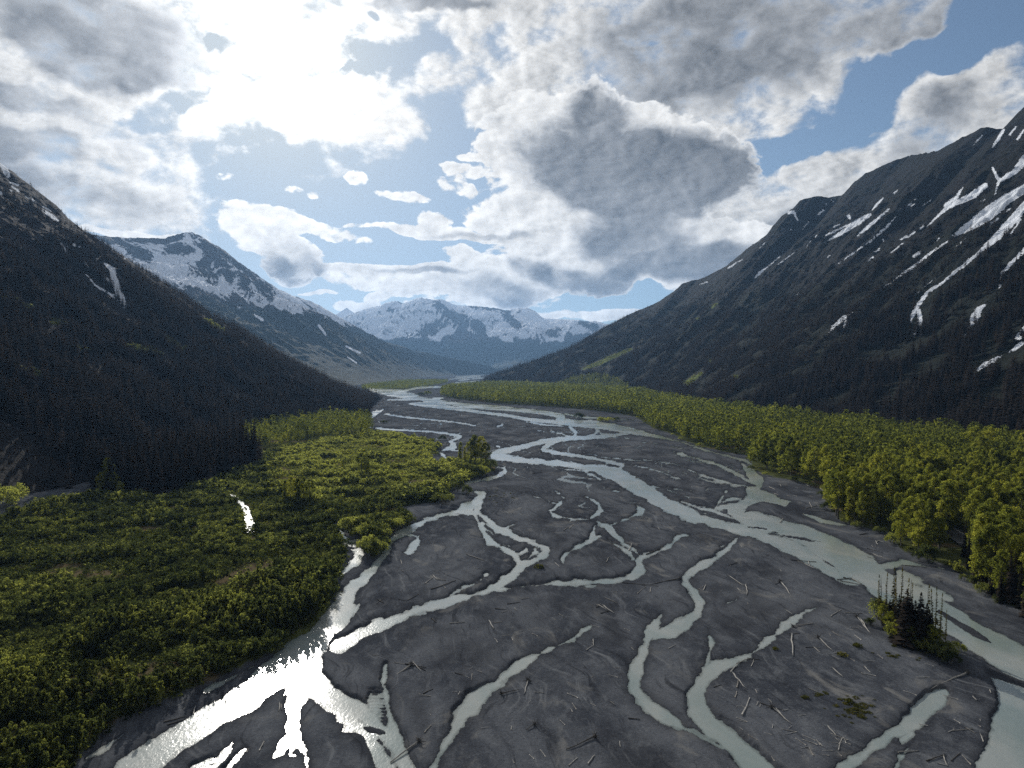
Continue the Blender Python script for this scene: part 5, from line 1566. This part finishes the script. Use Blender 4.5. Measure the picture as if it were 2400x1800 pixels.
# the spruce islet on the right
for (x, yb, yt, w) in [(1400, 840, 540, 1.1), (1452, 872, 500, 1.15), (1500, 882, 580, 1.2), (1548, 892, 528, 1.15), (1340, 772, 575, 1.2), (1378, 802, 610, 1.2), (1602, 884, 640, 1.2), (1318, 742, 585, 1.1), (1432, 812, 550, 1.1), (1580, 866, 600, 1.1), (1482, 852, 560, 1.1), (1365, 760, 590, 1.2), (1420, 860, 640, 1.3), (1530, 870, 610, 1.2)]:
    w *= 1.45
    put('sp', 'C', x, yb, yt, 'dark full spruce in the clump on the right gravel islet', 'full spruces of the islet', w)
for (x, yb, yt) in [(1285, 720, 412), (1308, 735, 398), (1347, 762, 355), (1412, 802, 362), (1440, 832, 428), (1472, 842, 465), (1592, 872, 478), (1640, 852, 488), (1662, 862, 528), (1362, 772, 418), (1396, 792, 438), (1270, 705, 450), (1625, 868, 500)]:
    put('bare', 'C', x, yb, yt, 'thin half-bare spruce pole rising above the islet clump', 'bare spruce poles of the islet')
for (x, yb, yt, w, lab) in [(1265, 702, 560, 0.8, 'bright yellow-green bush at the upper end of the spruce islet'), (1218, 738, 690, 1.1, 'small bright bush just outside the upper end of the islet'), (1358, 822, 712, 0.7, 'yellow-green bush on the near side of the islet spruces'),
                          (1615, 925, 845, 1.1, 'dull bush at the lower end of the islet spruces'), (1690, 962, 835, 1.0, 'round bush in the tail of the islet'), (1738, 992, 905, 1.0, 'last bush at the tip of the islet tail'), (1775, 930, 850, 1.0, 'leaning bush on the water side of the islet tail'), (1560, 908, 815, 1.0, 'low dark bush under the largest islet spruces'), (1655, 930, 830, 1.0, 'dark bush between the islet spruces and its tail')]:
    put('sh', 'C', x, yb, yt, lab, None, w)
for (x, yb, yt, lab) in [(1300, 745, 600, 'small olive tree at the upper left of the islet spruces'), (1345, 800, 650, 'olive leafy tree on the near left side of the islet'), (1400, 855, 700, 'leafy olive tree low on the near side of the islet'), (1470, 885, 720, 'leafy tree in front of the tallest islet spruces'), (1600, 900, 730, 'leafy tree at the lower right of the islet spruces'), (1650, 900, 760, 'small leafy tree nearest the islet tail')]:
    put('cw', 'C', x, yb, yt, lab, None, 1.5, 3)
put('bare', 'C', 1700, 900, 640, 'thin leaning spruce apart from the clump at the islet tail')
# spruces mixed into the near end of the right bank forest
for (x, yb, yt) in [(2190, 640, 330), (2130, 610, 260), (2075, 560, 330), (2020, 545, 200), (1960, 500, 210), (2212, 600, 300), (1900, 470, 190), (2100, 585, 350), (2250, 660, 300), (2160, 600, 290), (2290, 690, 280), (2050, 520, 230), (2180, 560, 240), (2240, 560, 200), (2120, 500, 180), (2270, 620, 260), (2330, 720, 330), (1985, 470, 190), (2060, 600, 380), (2230, 690, 400), (2010, 430, 170), (1860, 380, 130), (2300, 560, 200), (2350, 640, 250), (2145, 450, 150), (1830, 300, 60)]:
    put('sp', 'C', x, yb, yt, 'dark spruce among the cottonwoods at the near right bank', 'spruces in the right bank forest', 1.0)
for (x, yb, yt, lab) in [(1590, 330, 200, 'bright bush on the shore below the gap in the right forest'), (1370, 215, 130, 'bright bush at the forest edge beside the right drift pile'), (1890, 480, 415, 'round bush at the foot of the near right forest'), (1800, 400, 350, 'small bush on the bank right of the side stream')]:
    put('sh', 'C', x, yb, yt, lab, None, 0.9)
# shrubs lining the forest edge
for k in range(46):
    f = k / 45.0 * (len(FOREST) - 6) + 2
    a, c_ = FOREST[int(f)], FOREST[int(f) + 1]
    qx, qy = a[0] + (c_[0] - a[0]) * (f % 1), a[1] + (c_[1] - a[1]) * (f % 1)
    if qy < 930 or qx > 2440:
        continue
    gx, gy = ground_pt(qx, qy)
    shrub(k, gx - 1 + random.uniform(-2, 2), gy + random.uniform(-3, 3), 0.4, random.uniform(2.5, 5), 'low green shrub along the river edge of the right forest', 'shrubs along the right forest edge', 1.2)

# tufts of grass on the bars
tuft_mesh = []
for i in range(3):
    r_ = np.random.default_rng(1500 + i)
    th = r_.uniform(0, 6.28, 90)
    rad = 0.9 * np.sqrt(r_.uniform(0, 1, 90))
    C_ = np.stack([rad * np.cos(th), rad * np.sin(th), r_.uniform(0.1, 0.75, 90) * (1.1 - 0.6 * rad)], -1)
    v, f = quads(C_, np.full(90, 0.36), r_)
    v[:, 2] = np.maximum(v[:, 2], -0.02)
    tuft_mesh.append(mesh_np('grass_tuft', v, f, M_GR, {'tint': np.repeat(r_.normal(0, 0.2, 90), 4)}))
tufts = [('C', 1135, 885, 1.5, 'brightest green tuft alone on the bar below the islet'), ('C', 1035, 940, 1.5, 'green tuft at the end of a fallen log below the islet'), ('C', 1080, 1245, 1.2, 'yellowish tuft at the top of the grassy patch on the lower bar'),
         ('C', 600, 895, 1.0, 'thin yellow tuft beside the wet silt near the upright log'), ('C', 795, 1215, 1.0, 'dry yellow tuft lying by a short stick on the lower bar'), ('B', 1280, 370, 2.2, 'dull brown-green tuft where two thin channels part')]
for c, x, y, s, lab in tufts:
    gx, gy, z, dep = spot(c, x, y)
    o = link('grass_tuft', tuft_mesh[random.randrange(3)], (gx, gy, z - 0.03))
    o.scale = (s, s, s)
    o.rotation_euler[2] = random.uniform(0, 6.28)
    tag(o, lab, 'grass tuft')
for (c, x0, x1, y0_, y1_, n, lab, grp) in [('C', 950, 1260, 1190, 1370, 46, 'flat green tuft in the grassy patch of the lower right bar', 'tufts of the lower right grassy patch'), ('C', 860, 960, 1170, 1210, 9, 'flat olive tuft by the log left of the grassy patch', 'tufts by the log'),
                                        ('E', 900, 1160, 940, 1080, 40, 'low tuft on the pale bar right of the clear pool', 'tufts right of the clear pool'), ('C', 1230, 1640, 800, 1000, 30, 'sparse tuft on the bar beside the spruce islet', 'tufts beside the islet'), ('E', 560, 760, 920, 1040, 26, 'low green tuft on the gravel left of the clear pool', 'tufts left of the clear pool')]:
    for k in range(n):
        u_, v_ = random.gauss(0.5, 0.22), random.gauss(0.5, 0.22)
        gx, gy, z, dep = spot(c, x0 + (x1 - x0) * u_, y0_ + (y1_ - y0_) * v_)
        if z < 0.12:
            continue
        o = link('grass_tuft', tuft_mesh[k % 3], (gx, gy, z - 0.05))
        s = random.uniform(0.25, 0.7)
        o.scale = (s * 1.4, s * 1.4, s * 0.8)
        o.rotation_euler[2] = random.uniform(0, 6.28)
        tag(o, lab, 'grass tuft', grp)

# ------------------------------------------------------------------ driftwood
def wood_material(name, c0, c1):
    mt, b, out = material(name)
    tc_ = b.node('ShaderNodeTexCoord')
    n = b.noise(b.vm('MULTIPLY', tc_.outputs['Object'], (1.2, 14.0, 14.0)), 1.0, 4.0, 0.7)
    bsdf(b, out, b.mix(b.step(n, 0.32, 0.68), c0, c1), 0.85, 0.15)
    return mt


M_WOOD = {'pale': wood_material('bleached_wood', (0.20, 0.19, 0.172), (0.42, 0.40, 0.365)),
          'grey': wood_material('grey_wood', (0.14, 0.13, 0.115), (0.29, 0.27, 0.24)),
          'dark': wood_material('wet_wood', (0.030, 0.027, 0.024), (0.075, 0.068, 0.060))}
LOGS = [  # crop, x1, y1, x2, y2, tone, root plate at which end
 ('C',290,420,405,490,'pale',0), ('C',410,475,415,545,'pale',0), ('C',355,497,378,522,'pale',0), ('C',345,465,420,488,'grey',0), ('C',635,460,705,540,'pale',1), ('C',600,472,635,458,'dark',0),
 ('C',700,315,865,325,'dark',0), ('C',780,335,860,370,'pale',0), ('C',815,320,825,352,'pale',0), ('C',740,318,800,340,'grey',0), ('C',1000,440,1090,430,'dark',0), ('C',1020,447,1180,478,'grey',0), ('C',1090,430,1160,468,'grey',0), ('C',1040,425,1130,452,'dark',0),
 ('C',960,685,1025,645,'pale',0), ('C',1050,665,1165,668,'grey',0), ('C',1130,695,1180,755,'pale',1), ('C',1150,700,1222,802,'pale',0), ('C',1165,742,1200,772,'pale',0), ('C',660,640,715,668,'pale',0), ('C',715,748,850,730,'grey',1),
 ('C',710,795,715,945,'pale',0), ('C',690,795,762,799,'dark',0), ('C',880,830,972,912,'pale',1), ('C',845,885,895,922,'pale',0), ('C',795,888,870,886,'dark',0), ('C',965,785,1025,825,'grey',0), ('C',1175,1010,1220,1055,'pale',0), ('C',965,1020,1040,1080,'pale',0),
 ('C',1605,1158,1842,1062,'grey',2), ('C',320,1045,415,1157,'pale',0), ('C',310,1045,360,985,'pale',0), ('C',350,985,440,950,'grey',0), ('C',420,950,502,966,'dark',0), ('C',445,1008,460,962,'pale',0), ('C',350,1150,360,1103,'grey',0), ('C',200,1150,250,1130,'dark',0),
 ('C',385,1335,435,1220,'pale',0), ('C',500,1250,580,1275,'dark',0), ('C',580,1285,705,1392,'pale',1), ('C',600,1280,672,1362,'pale',0), ('C',560,1270,658,1300,'dark',0), ('C',935,1395,1000,1467,'pale',0), ('C',985,1475,1015,1498,'pale',0), ('C',885,1510,910,1535,'pale',0),
 ('C',340,1222,350,1178,'grey',0), ('C',470,1160,485,1187,'pale',0), ('C',815,1150,882,1180,'grey',0), ('C',300,350,355,332,'dark',0), ('C',630,70,652,45,'pale',0), ('C',135,515,150,480,'pale',0), ('C',105,507,135,485,'grey',0), ('C',1395,1562,1530,1555,'grey',0),
 ('C',1580,1620,1700,1580,'dark',0), ('C',1650,1632,1720,1650,'pale',0), ('C',1740,1622,1800,1570,'dark',0), ('C',1690,1580,1712,1650,'pale',0), ('C',1745,1432,1880,1418,'grey',0), ('C',1830,1410,1900,1447,'grey',0), ('C',1720,1440,1760,1424,'pale',0), ('C',1880,1210,1905,1237,'pale',0), ('C',1990,1170,1998,1192,'pale',0),
 ('C',1250,190,1266,216,'pale',0), ('C',1260,185,1312,202,'pale',0), ('C',1255,200,1280,185,'pale',0), ('C',1195,240,1300,270,'dark',0), ('C',1230,272,1290,302,'pale',0), ('C',1145,152,1205,140,'dark',0), ('C',1200,265,1300,285,'grey',0), ('C',1230,300,1190,290,'grey',0), ('C',1440,348,1560,355,'dark',0), ('C',1480,355,1640,366,'grey',0),
 ('F',820,1045,840,1082,'pale',0), ('F',830,1080,922,1092,'pale',0), ('F',800,1085,870,1070,'grey',0), ('F',840,1100,926,1106,'pale',0), ('F',860,1065,920,1080,'grey',0), ('F',560,945,600,966,'pale',0), ('F',590,985,626,1000,'pale',0), ('F',670,1000,706,1011,'pale',0), ('F',530,950,580,955,'grey',0), ('F',630,930,640,945,'pale',0), ('F',680,905,710,915,'grey',0), ('F',800,935,825,945,'grey',0), ('F',890,955,910,975,'pale',0),
 ('B',275,1122,450,1010,'grey',2), ('B',460,980,517,1048,'pale',0), ('B',415,1000,552,1022,'dark',0), ('B',345,992,430,1002,'grey',0), ('B',480,1010,545,1040,'dark',0), ('B',318,1627,500,1500,'grey',2), ('B',955,705,986,766,'pale',0), ('B',990,727,1045,715,'grey',0), ('B',1120,625,1136,645,'pale',0), ('B',1035,657,1076,645,'grey',0), ('B',995,632,1070,636,'dark',0), ('B',1165,570,1218,562,'grey',0), ('B',1075,602,1156,592,'dark',0),
 ('B',1700,560,1792,602,'grey',0), ('B',1690,605,1766,662,'pale',0), ('B',1660,602,1720,640,'pale',0), ('B',1680,662,1740,645,'dark',0), ('B',1650,625,1690,610,'dark',0), ('B',1588,900,1630,870,'pale',0), ('B',1632,828,1637,874,'pale',0), ('B',1183,1187,1210,1105,'pale',2), ('B',1040,1187,1150,1160,'dark',1), ('B',1455,1552,1642,1480,'dark',2), ('B',1598,1650,1642,1593,'pale',0), ('B',1473,1657,1532,1608,'pale',0), ('B',1805,1490,1808,1532,'pale',0), ('B',538,1440,582,1398,'grey',0), ('B',1195,1426,1250,1388,'dark',2),
 ('B',2120,895,2166,869,'pale',0), ('B',1820,470,2055,487,'dark',0), ('B',1990,477,2192,440,'dark',2), ('B',1918,537,1972,493,'grey',0), ('B',2000,530,2005,494,'pale',0), ('B',590,415,622,452,'pale',0), ('B',545,472,600,430,'grey',0), ('B',610,445,680,452,'dark',0), ('B',810,280,932,327,'grey',0), ('B',380,315,396,346,'pale',0), ('B',1380,330,1417,367,'pale',0), ('B',1475,117,1505,88,'grey',0), ('B',1440,127,1472,104,'grey',0),
 ('B',2050,105,2066,121,'pale',0), ('B',1715,332,1736,300,'grey',0), ('B',1863,252,1880,213,'pale',0), ('B',580,507,742,455,'dark',0), ('B',430,577,502,540,'dark',0), ('B',228,602,272,568,'dark',0), ('B',235,575,275,598,'dark',0), ('B',370,572,422,582,'dark',0), ('B',1975,277,2082,224,'dark',0), ('B',200,945,245,944,'grey',0), ('B',1740,1240,1772,1261,'grey',0), ('B',848,1060,844,1112,'grey',0), ('B',735,1062,800,1075,'dark',0), ('B',530,1190,595,1165,'dark',0),
 ('B',1860,1345,1935,1352,'dark',0), ('B',1405,672,1440,690,'grey',0), ('B',585,695,615,720,'dark',0), ('B',700,732,800,722,'grey',0), ('B',1880,885,1895,900,'pale',0),
 ('A',1812,1240,1806,1302,'pale',0), ('A',1824,1250,1822,1290,'grey',0), ('A',1680,1560,1711,1499,'pale',0), ('A',1600,1570,1606,1540,'grey',0), ('A',1255,1312,1266,1264,'pale',0), ('A',1465,1235,1460,1215,'pale',0), ('A',1060,1370,1200,1330,'dark',0), ('A',1085,1385,1190,1350,'dark',0),
 ('E',2150,880,2180,872,'pale',0), ('E',1915,1210,1918,1225,'grey',0), ('E',1240,860,1300,850,'dark',0), ('E',860,1085,853,1098,'dark',0), ('E',440,1185,436,1168,'pale',0), ('E',1480,1215,1505,1190,'grey',0),
]
PLACES = [
 (lambda x, y: x > 1880 and y > 1640, 'near the lower right corner'),
 (lambda x, y: x > 2160 and y > 1560, 'on the bar right of the silty hollow'),
 (lambda x, y: x > 1860 and y > 1425, 'on the bar below the spruce islet'),
 (lambda x, y: x > 1690 and y > 1530, 'beside the winding lower right channel'),
 (lambda x, y: x > 1830 and y > 1400, 'just left of the spruce islet'),
 (lambda x, y: 1660 < x <= 1830 and y > 1420, 'between the two lower right channels'),
 (lambda x, y: x > 2000 and y < 1340, 'at the foot of the right forest'),
 (lambda x, y: x > 1780 and y < 1215, 'in the drift pile at the forest edge'),
 (lambda x, y: x > 1600 and 1215 <= y <= 1425, 'on the bar left of the main river'),
 (lambda x, y: x <= 1050 and y > 1530 and x > 800, 'beside the small grooved channel at lower left'),
 (lambda x, y: x <= 800, 'on the dark bar by the glaring water'),
 (lambda x, y: y > 1530, 'on the broad lower middle bar'),
 (lambda x, y: y > 1395, 'on the middle bar above the long dry channel'),
 (lambda x, y: x < 1180, 'on the bar between the two left channels'),
 (lambda x, y: True, 'among the thin channels of mid valley'),
]
made = {}


def log_mesh(L, r0, r1, seed):
    r = np.random.default_rng(seed)
    n = 7
    x = np.linspace(0, L, n)
    by = np.cumsum(r.normal(0, L * 0.012, n))
    bz_ = r.normal(0, r0 * 0.08, n)
    by -= np.linspace(by[0], by[-1], n)
    P = np.stack([x, by, bz_], -1)
    R = np.linspace(r0, r1, n) * r.uniform(0.9, 1.1, n)
    parts = [limb(P, R, 8)]
    for k in range(int(r.integers(0, 4))):                         # broken branch stubs
        f = r.uniform(0.35, 0.95)
        p = np.array([L * f, 0, 0])
        th = r.uniform(0, math.pi)
        d = np.array([r.uniform(0.2, 0.8), math.cos(th), abs(math.sin(th))])
        l = r.uniform(0.3, 1.0)
        parts.append(limb([p, p + d * l * 0.6, p + d * l], [r1 * 0.5, r1 * 0.35, r1 * 0.15], 5))
    return join(parts)


def root_mesh(r0, seed):
    r = np.random.default_rng(seed)
    parts = [limb([(-0.3, 0, 0), (0, 0, 0), (0.5, 0, 0)], [r0 * 1.9, r0 * 1.7, r0], 9)]
    for k in range(11):
        th = 2 * math.pi * k / 11 + r.uniform(-0.2, 0.2)
        l = r.uniform(0.7, 1.5)
        d = np.array([r.uniform(-0.5, 0.05), math.cos(th), math.sin(th)])
        parts.append(limb([(-0.1, 0, 0), tuple(d * l * 0.5), tuple(d * l + np.array([-0.2, 0, 0]))], [r0 * 0.7, r0 * 0.4, r0 * 0.12], 5))
    return join(parts)


for k, (c, xa, ya, xb, yb, tone, root) in enumerate(LOGS):
    if root == 2:
        xa, ya, xb, yb = xb, yb, xa, ya
    x0, y0_, z0, dep = spot(c, xa, ya)
    x1, y1_, z1, _ = spot(c, xb, yb)
    L = math.hypot(x1 - x0, y1_ - y0_)
    L = min(L, 26.0)
    rad = min(0.09 + L * 0.007, 0.21) * random.uniform(0.85, 1.2) * (1 + 0.25 * min(dep / 500.0, 1.5))
    v, f, t = log_mesh(L, rad, rad * random.uniform(0.4, 0.65), 2000 + k)
    o = link('driftwood_log', mesh_np('driftwood_log', v, f, M_WOOD[tone], smooth=True), (x0, y0_, max(z0, 0.0) + rad * 0.75))
    lift = math.atan2(max(z1, 0) - max(z0, 0), L) + (0.02 if root else 0.0) - (0.05 if root else 0)
    o.rotation_euler = (0, -lift, math.atan2(y1_ - y0_, x1 - x0))
    if root:
        v, f, t = root_mesh(rad * 1.25, 3000 + k)
        link('root_plate', mesh_np('root_plate', v, f, M_WOOD['dark'], smooth=True), parent=o)
        o.location.z += 0.25
    ax, ay = cpx(c, (xa + xb) / 2, (ya + yb) / 2)
    place = next(p for fn, p in PLACES if fn(ax, ay))
    dxp, dyp = abs(xb - xa), abs(yb - ya)
    if dyp < 0.28 * dxp:
        way = 'lying crosswise'
    elif dxp < 0.35 * dyp:
        way = 'pointing away'
    elif (xb - xa) * (yb - ya) > 0:
        way = 'slanting down rightwards'
    else:
        way = 'slanting up rightwards'
    size = 'very long' if L > 14 else 'long' if L > 8 else 'mid-sized' if L > 4.5 else 'short'
    lab = f"{size} {tone} {'rooted ' if root else ''}log {way} {place}"
    tag(o, lab, 'driftwood')
    made.setdefault(lab, []).append(o)
for lab, obs in made.items():
    if len(obs) > 1:
        for o in obs:
            o['group'] = 'look-alike logs ' + lab.split(' log ')[1]

# small loose sticks
stick_me = []
for k in range(8):
    v, f, t = log_mesh(random.uniform(1.2, 3.2), 0.09, 0.05, 4000 + k)
    stick_me.append(mesh_np('driftwood_stick', v, f, M_WOOD['pale' if k % 3 else 'grey'], smooth=True))
BOUND = [('C', 820, 1480, 1120, 1600), ('C', 300, 1240, 700, 1500), ('C', 860, 760, 1300, 1150), ('C', 200, 1300, 1000, 1650), ('B', 900, 560, 1900, 900), ('B', 500, 950, 1300, 1650), ('B', 1200, 900, 1850, 1650), ('B', 300, 100, 900, 500), ('C', 1100, 100, 1400, 330), ('F', 540, 930, 930, 1110), ('C', 1500, 1000, 1950, 1650), ('C', 300, 200, 900, 650)]
n_st = 0
while n_st < 150:
    c, xa, ya, xb, yb = BOUND[n_st % len(BOUND)]
    gx, gy, z, dep = spot(c, random.uniform(xa, xb), random.uniform(ya, yb))
    n_st += 1
    if z < 0.15:
        continue
    o = link('driftwood_stick', stick_me[random.randrange(8)], (gx, gy, z + 0.06))
    o.rotation_euler = (0, 0, random.gauss(2.2, 0.9))
    s = random.uniform(0.6, 1.3)
    o.scale = (s, s, s)
    tag(o, 'small loose driftwood stick scattered on the dark gravel', 'driftwood', 'loose sticks on the gravel')

# ------------------------------------------------------------------ the road glimpsed through the right forest
def ribbon(pts, w, z):
    P = np.array([ground_pt(*p) for p in pts])
    P = resample(np.c_[P, np.zeros(len(P))], 24)[:, :2]
    d = np.gradient(P, axis=0)
    d /= np.linalg.norm(d, axis=1, keepdims=True)
    nrm = np.stack([-d[:, 1], d[:, 0]], -1)
    V = np.concatenate([np.c_[P + nrm * w[0], np.full(24, z)], np.c_[P + nrm * w[1], np.full(24, z)]])
    F = np.array([[i, i + 1, 24 + i + 1, 24 + i] for i in range(23)])
    return V, F


ROAD_PX = [(2090, 1176), (2160, 1212), (2232, 1252), (2275, 1283), (2340, 1330), (2480, 1440)]
mt, b, out = material('asphalt')
geo = b.node('ShaderNodeNewGeometry')
bsdf(b, out, b.mix(b.noise(geo.outputs['Position'], 2.0, 4.0, 0.6), (0.09, 0.09, 0.092), (0.14, 0.14, 0.142)), 0.9, 0.2)
v, f = ribbon(ROAD_PX, (-3.6, 3.6), 1.55)
tag(link('road', mesh_np('road', v, f, mt)), kind='structure')
mt, b, out = material('road_paint')
bsdf(b, out, (0.72, 0.72, 0.70), 0.7, 0.2)
v, f = ribbon(ROAD_PX, (2.9, 3.25), 1.556)
tag(link('road_line', mesh_np('road_line', v, f, mt)), kind='structure')
v, f = ribbon(ROAD_PX, (-5.0, 5.0), 1.54)
tag(link('road_shoulder', mesh_np('road_shoulder', v, f, gm, {'wet': np.zeros(len(v)), 'veg': np.zeros(len(v)), 'clearing': np.zeros(len(v))})), kind='structure')
# ------------------------------------------------------------------ the air of the valley
hm = bpy.data.materials.new('valley_haze')
hm.use_nodes = True
ht = hm.node_tree
ht.nodes.clear()
ho = ht.nodes.new('ShaderNodeOutputMaterial')
pv = ht.nodes.new('ShaderNodeVolumePrincipled')
pv.inputs['Color'].default_value = (0.34, 0.60, 1.0, 1)
pv.inputs['Density'].default_value = 2.8e-5
pv.inputs['Anisotropy'].default_value = 0.35
ht.links.new(pv.outputs[0], ho.inputs['Volume'])
hx0, hx1, hy0, hy1, hz0, hz1 = -21000, 21000, -6500, 21000, -20, 1750
hv = np.array([[x, y, z] for z in (hz0, hz1) for y in (hy0, hy1) for x in (hx0, hx1)], float)
hf = np.array([[0, 2, 3, 1], [4, 5, 7, 6], [0, 1, 5, 4], [2, 6, 7, 3], [0, 4, 6, 2], [1, 3, 7, 5]])
haze = link('haze', mesh_np('haze', hv, hf, hm))
tag(haze, kind='stuff')
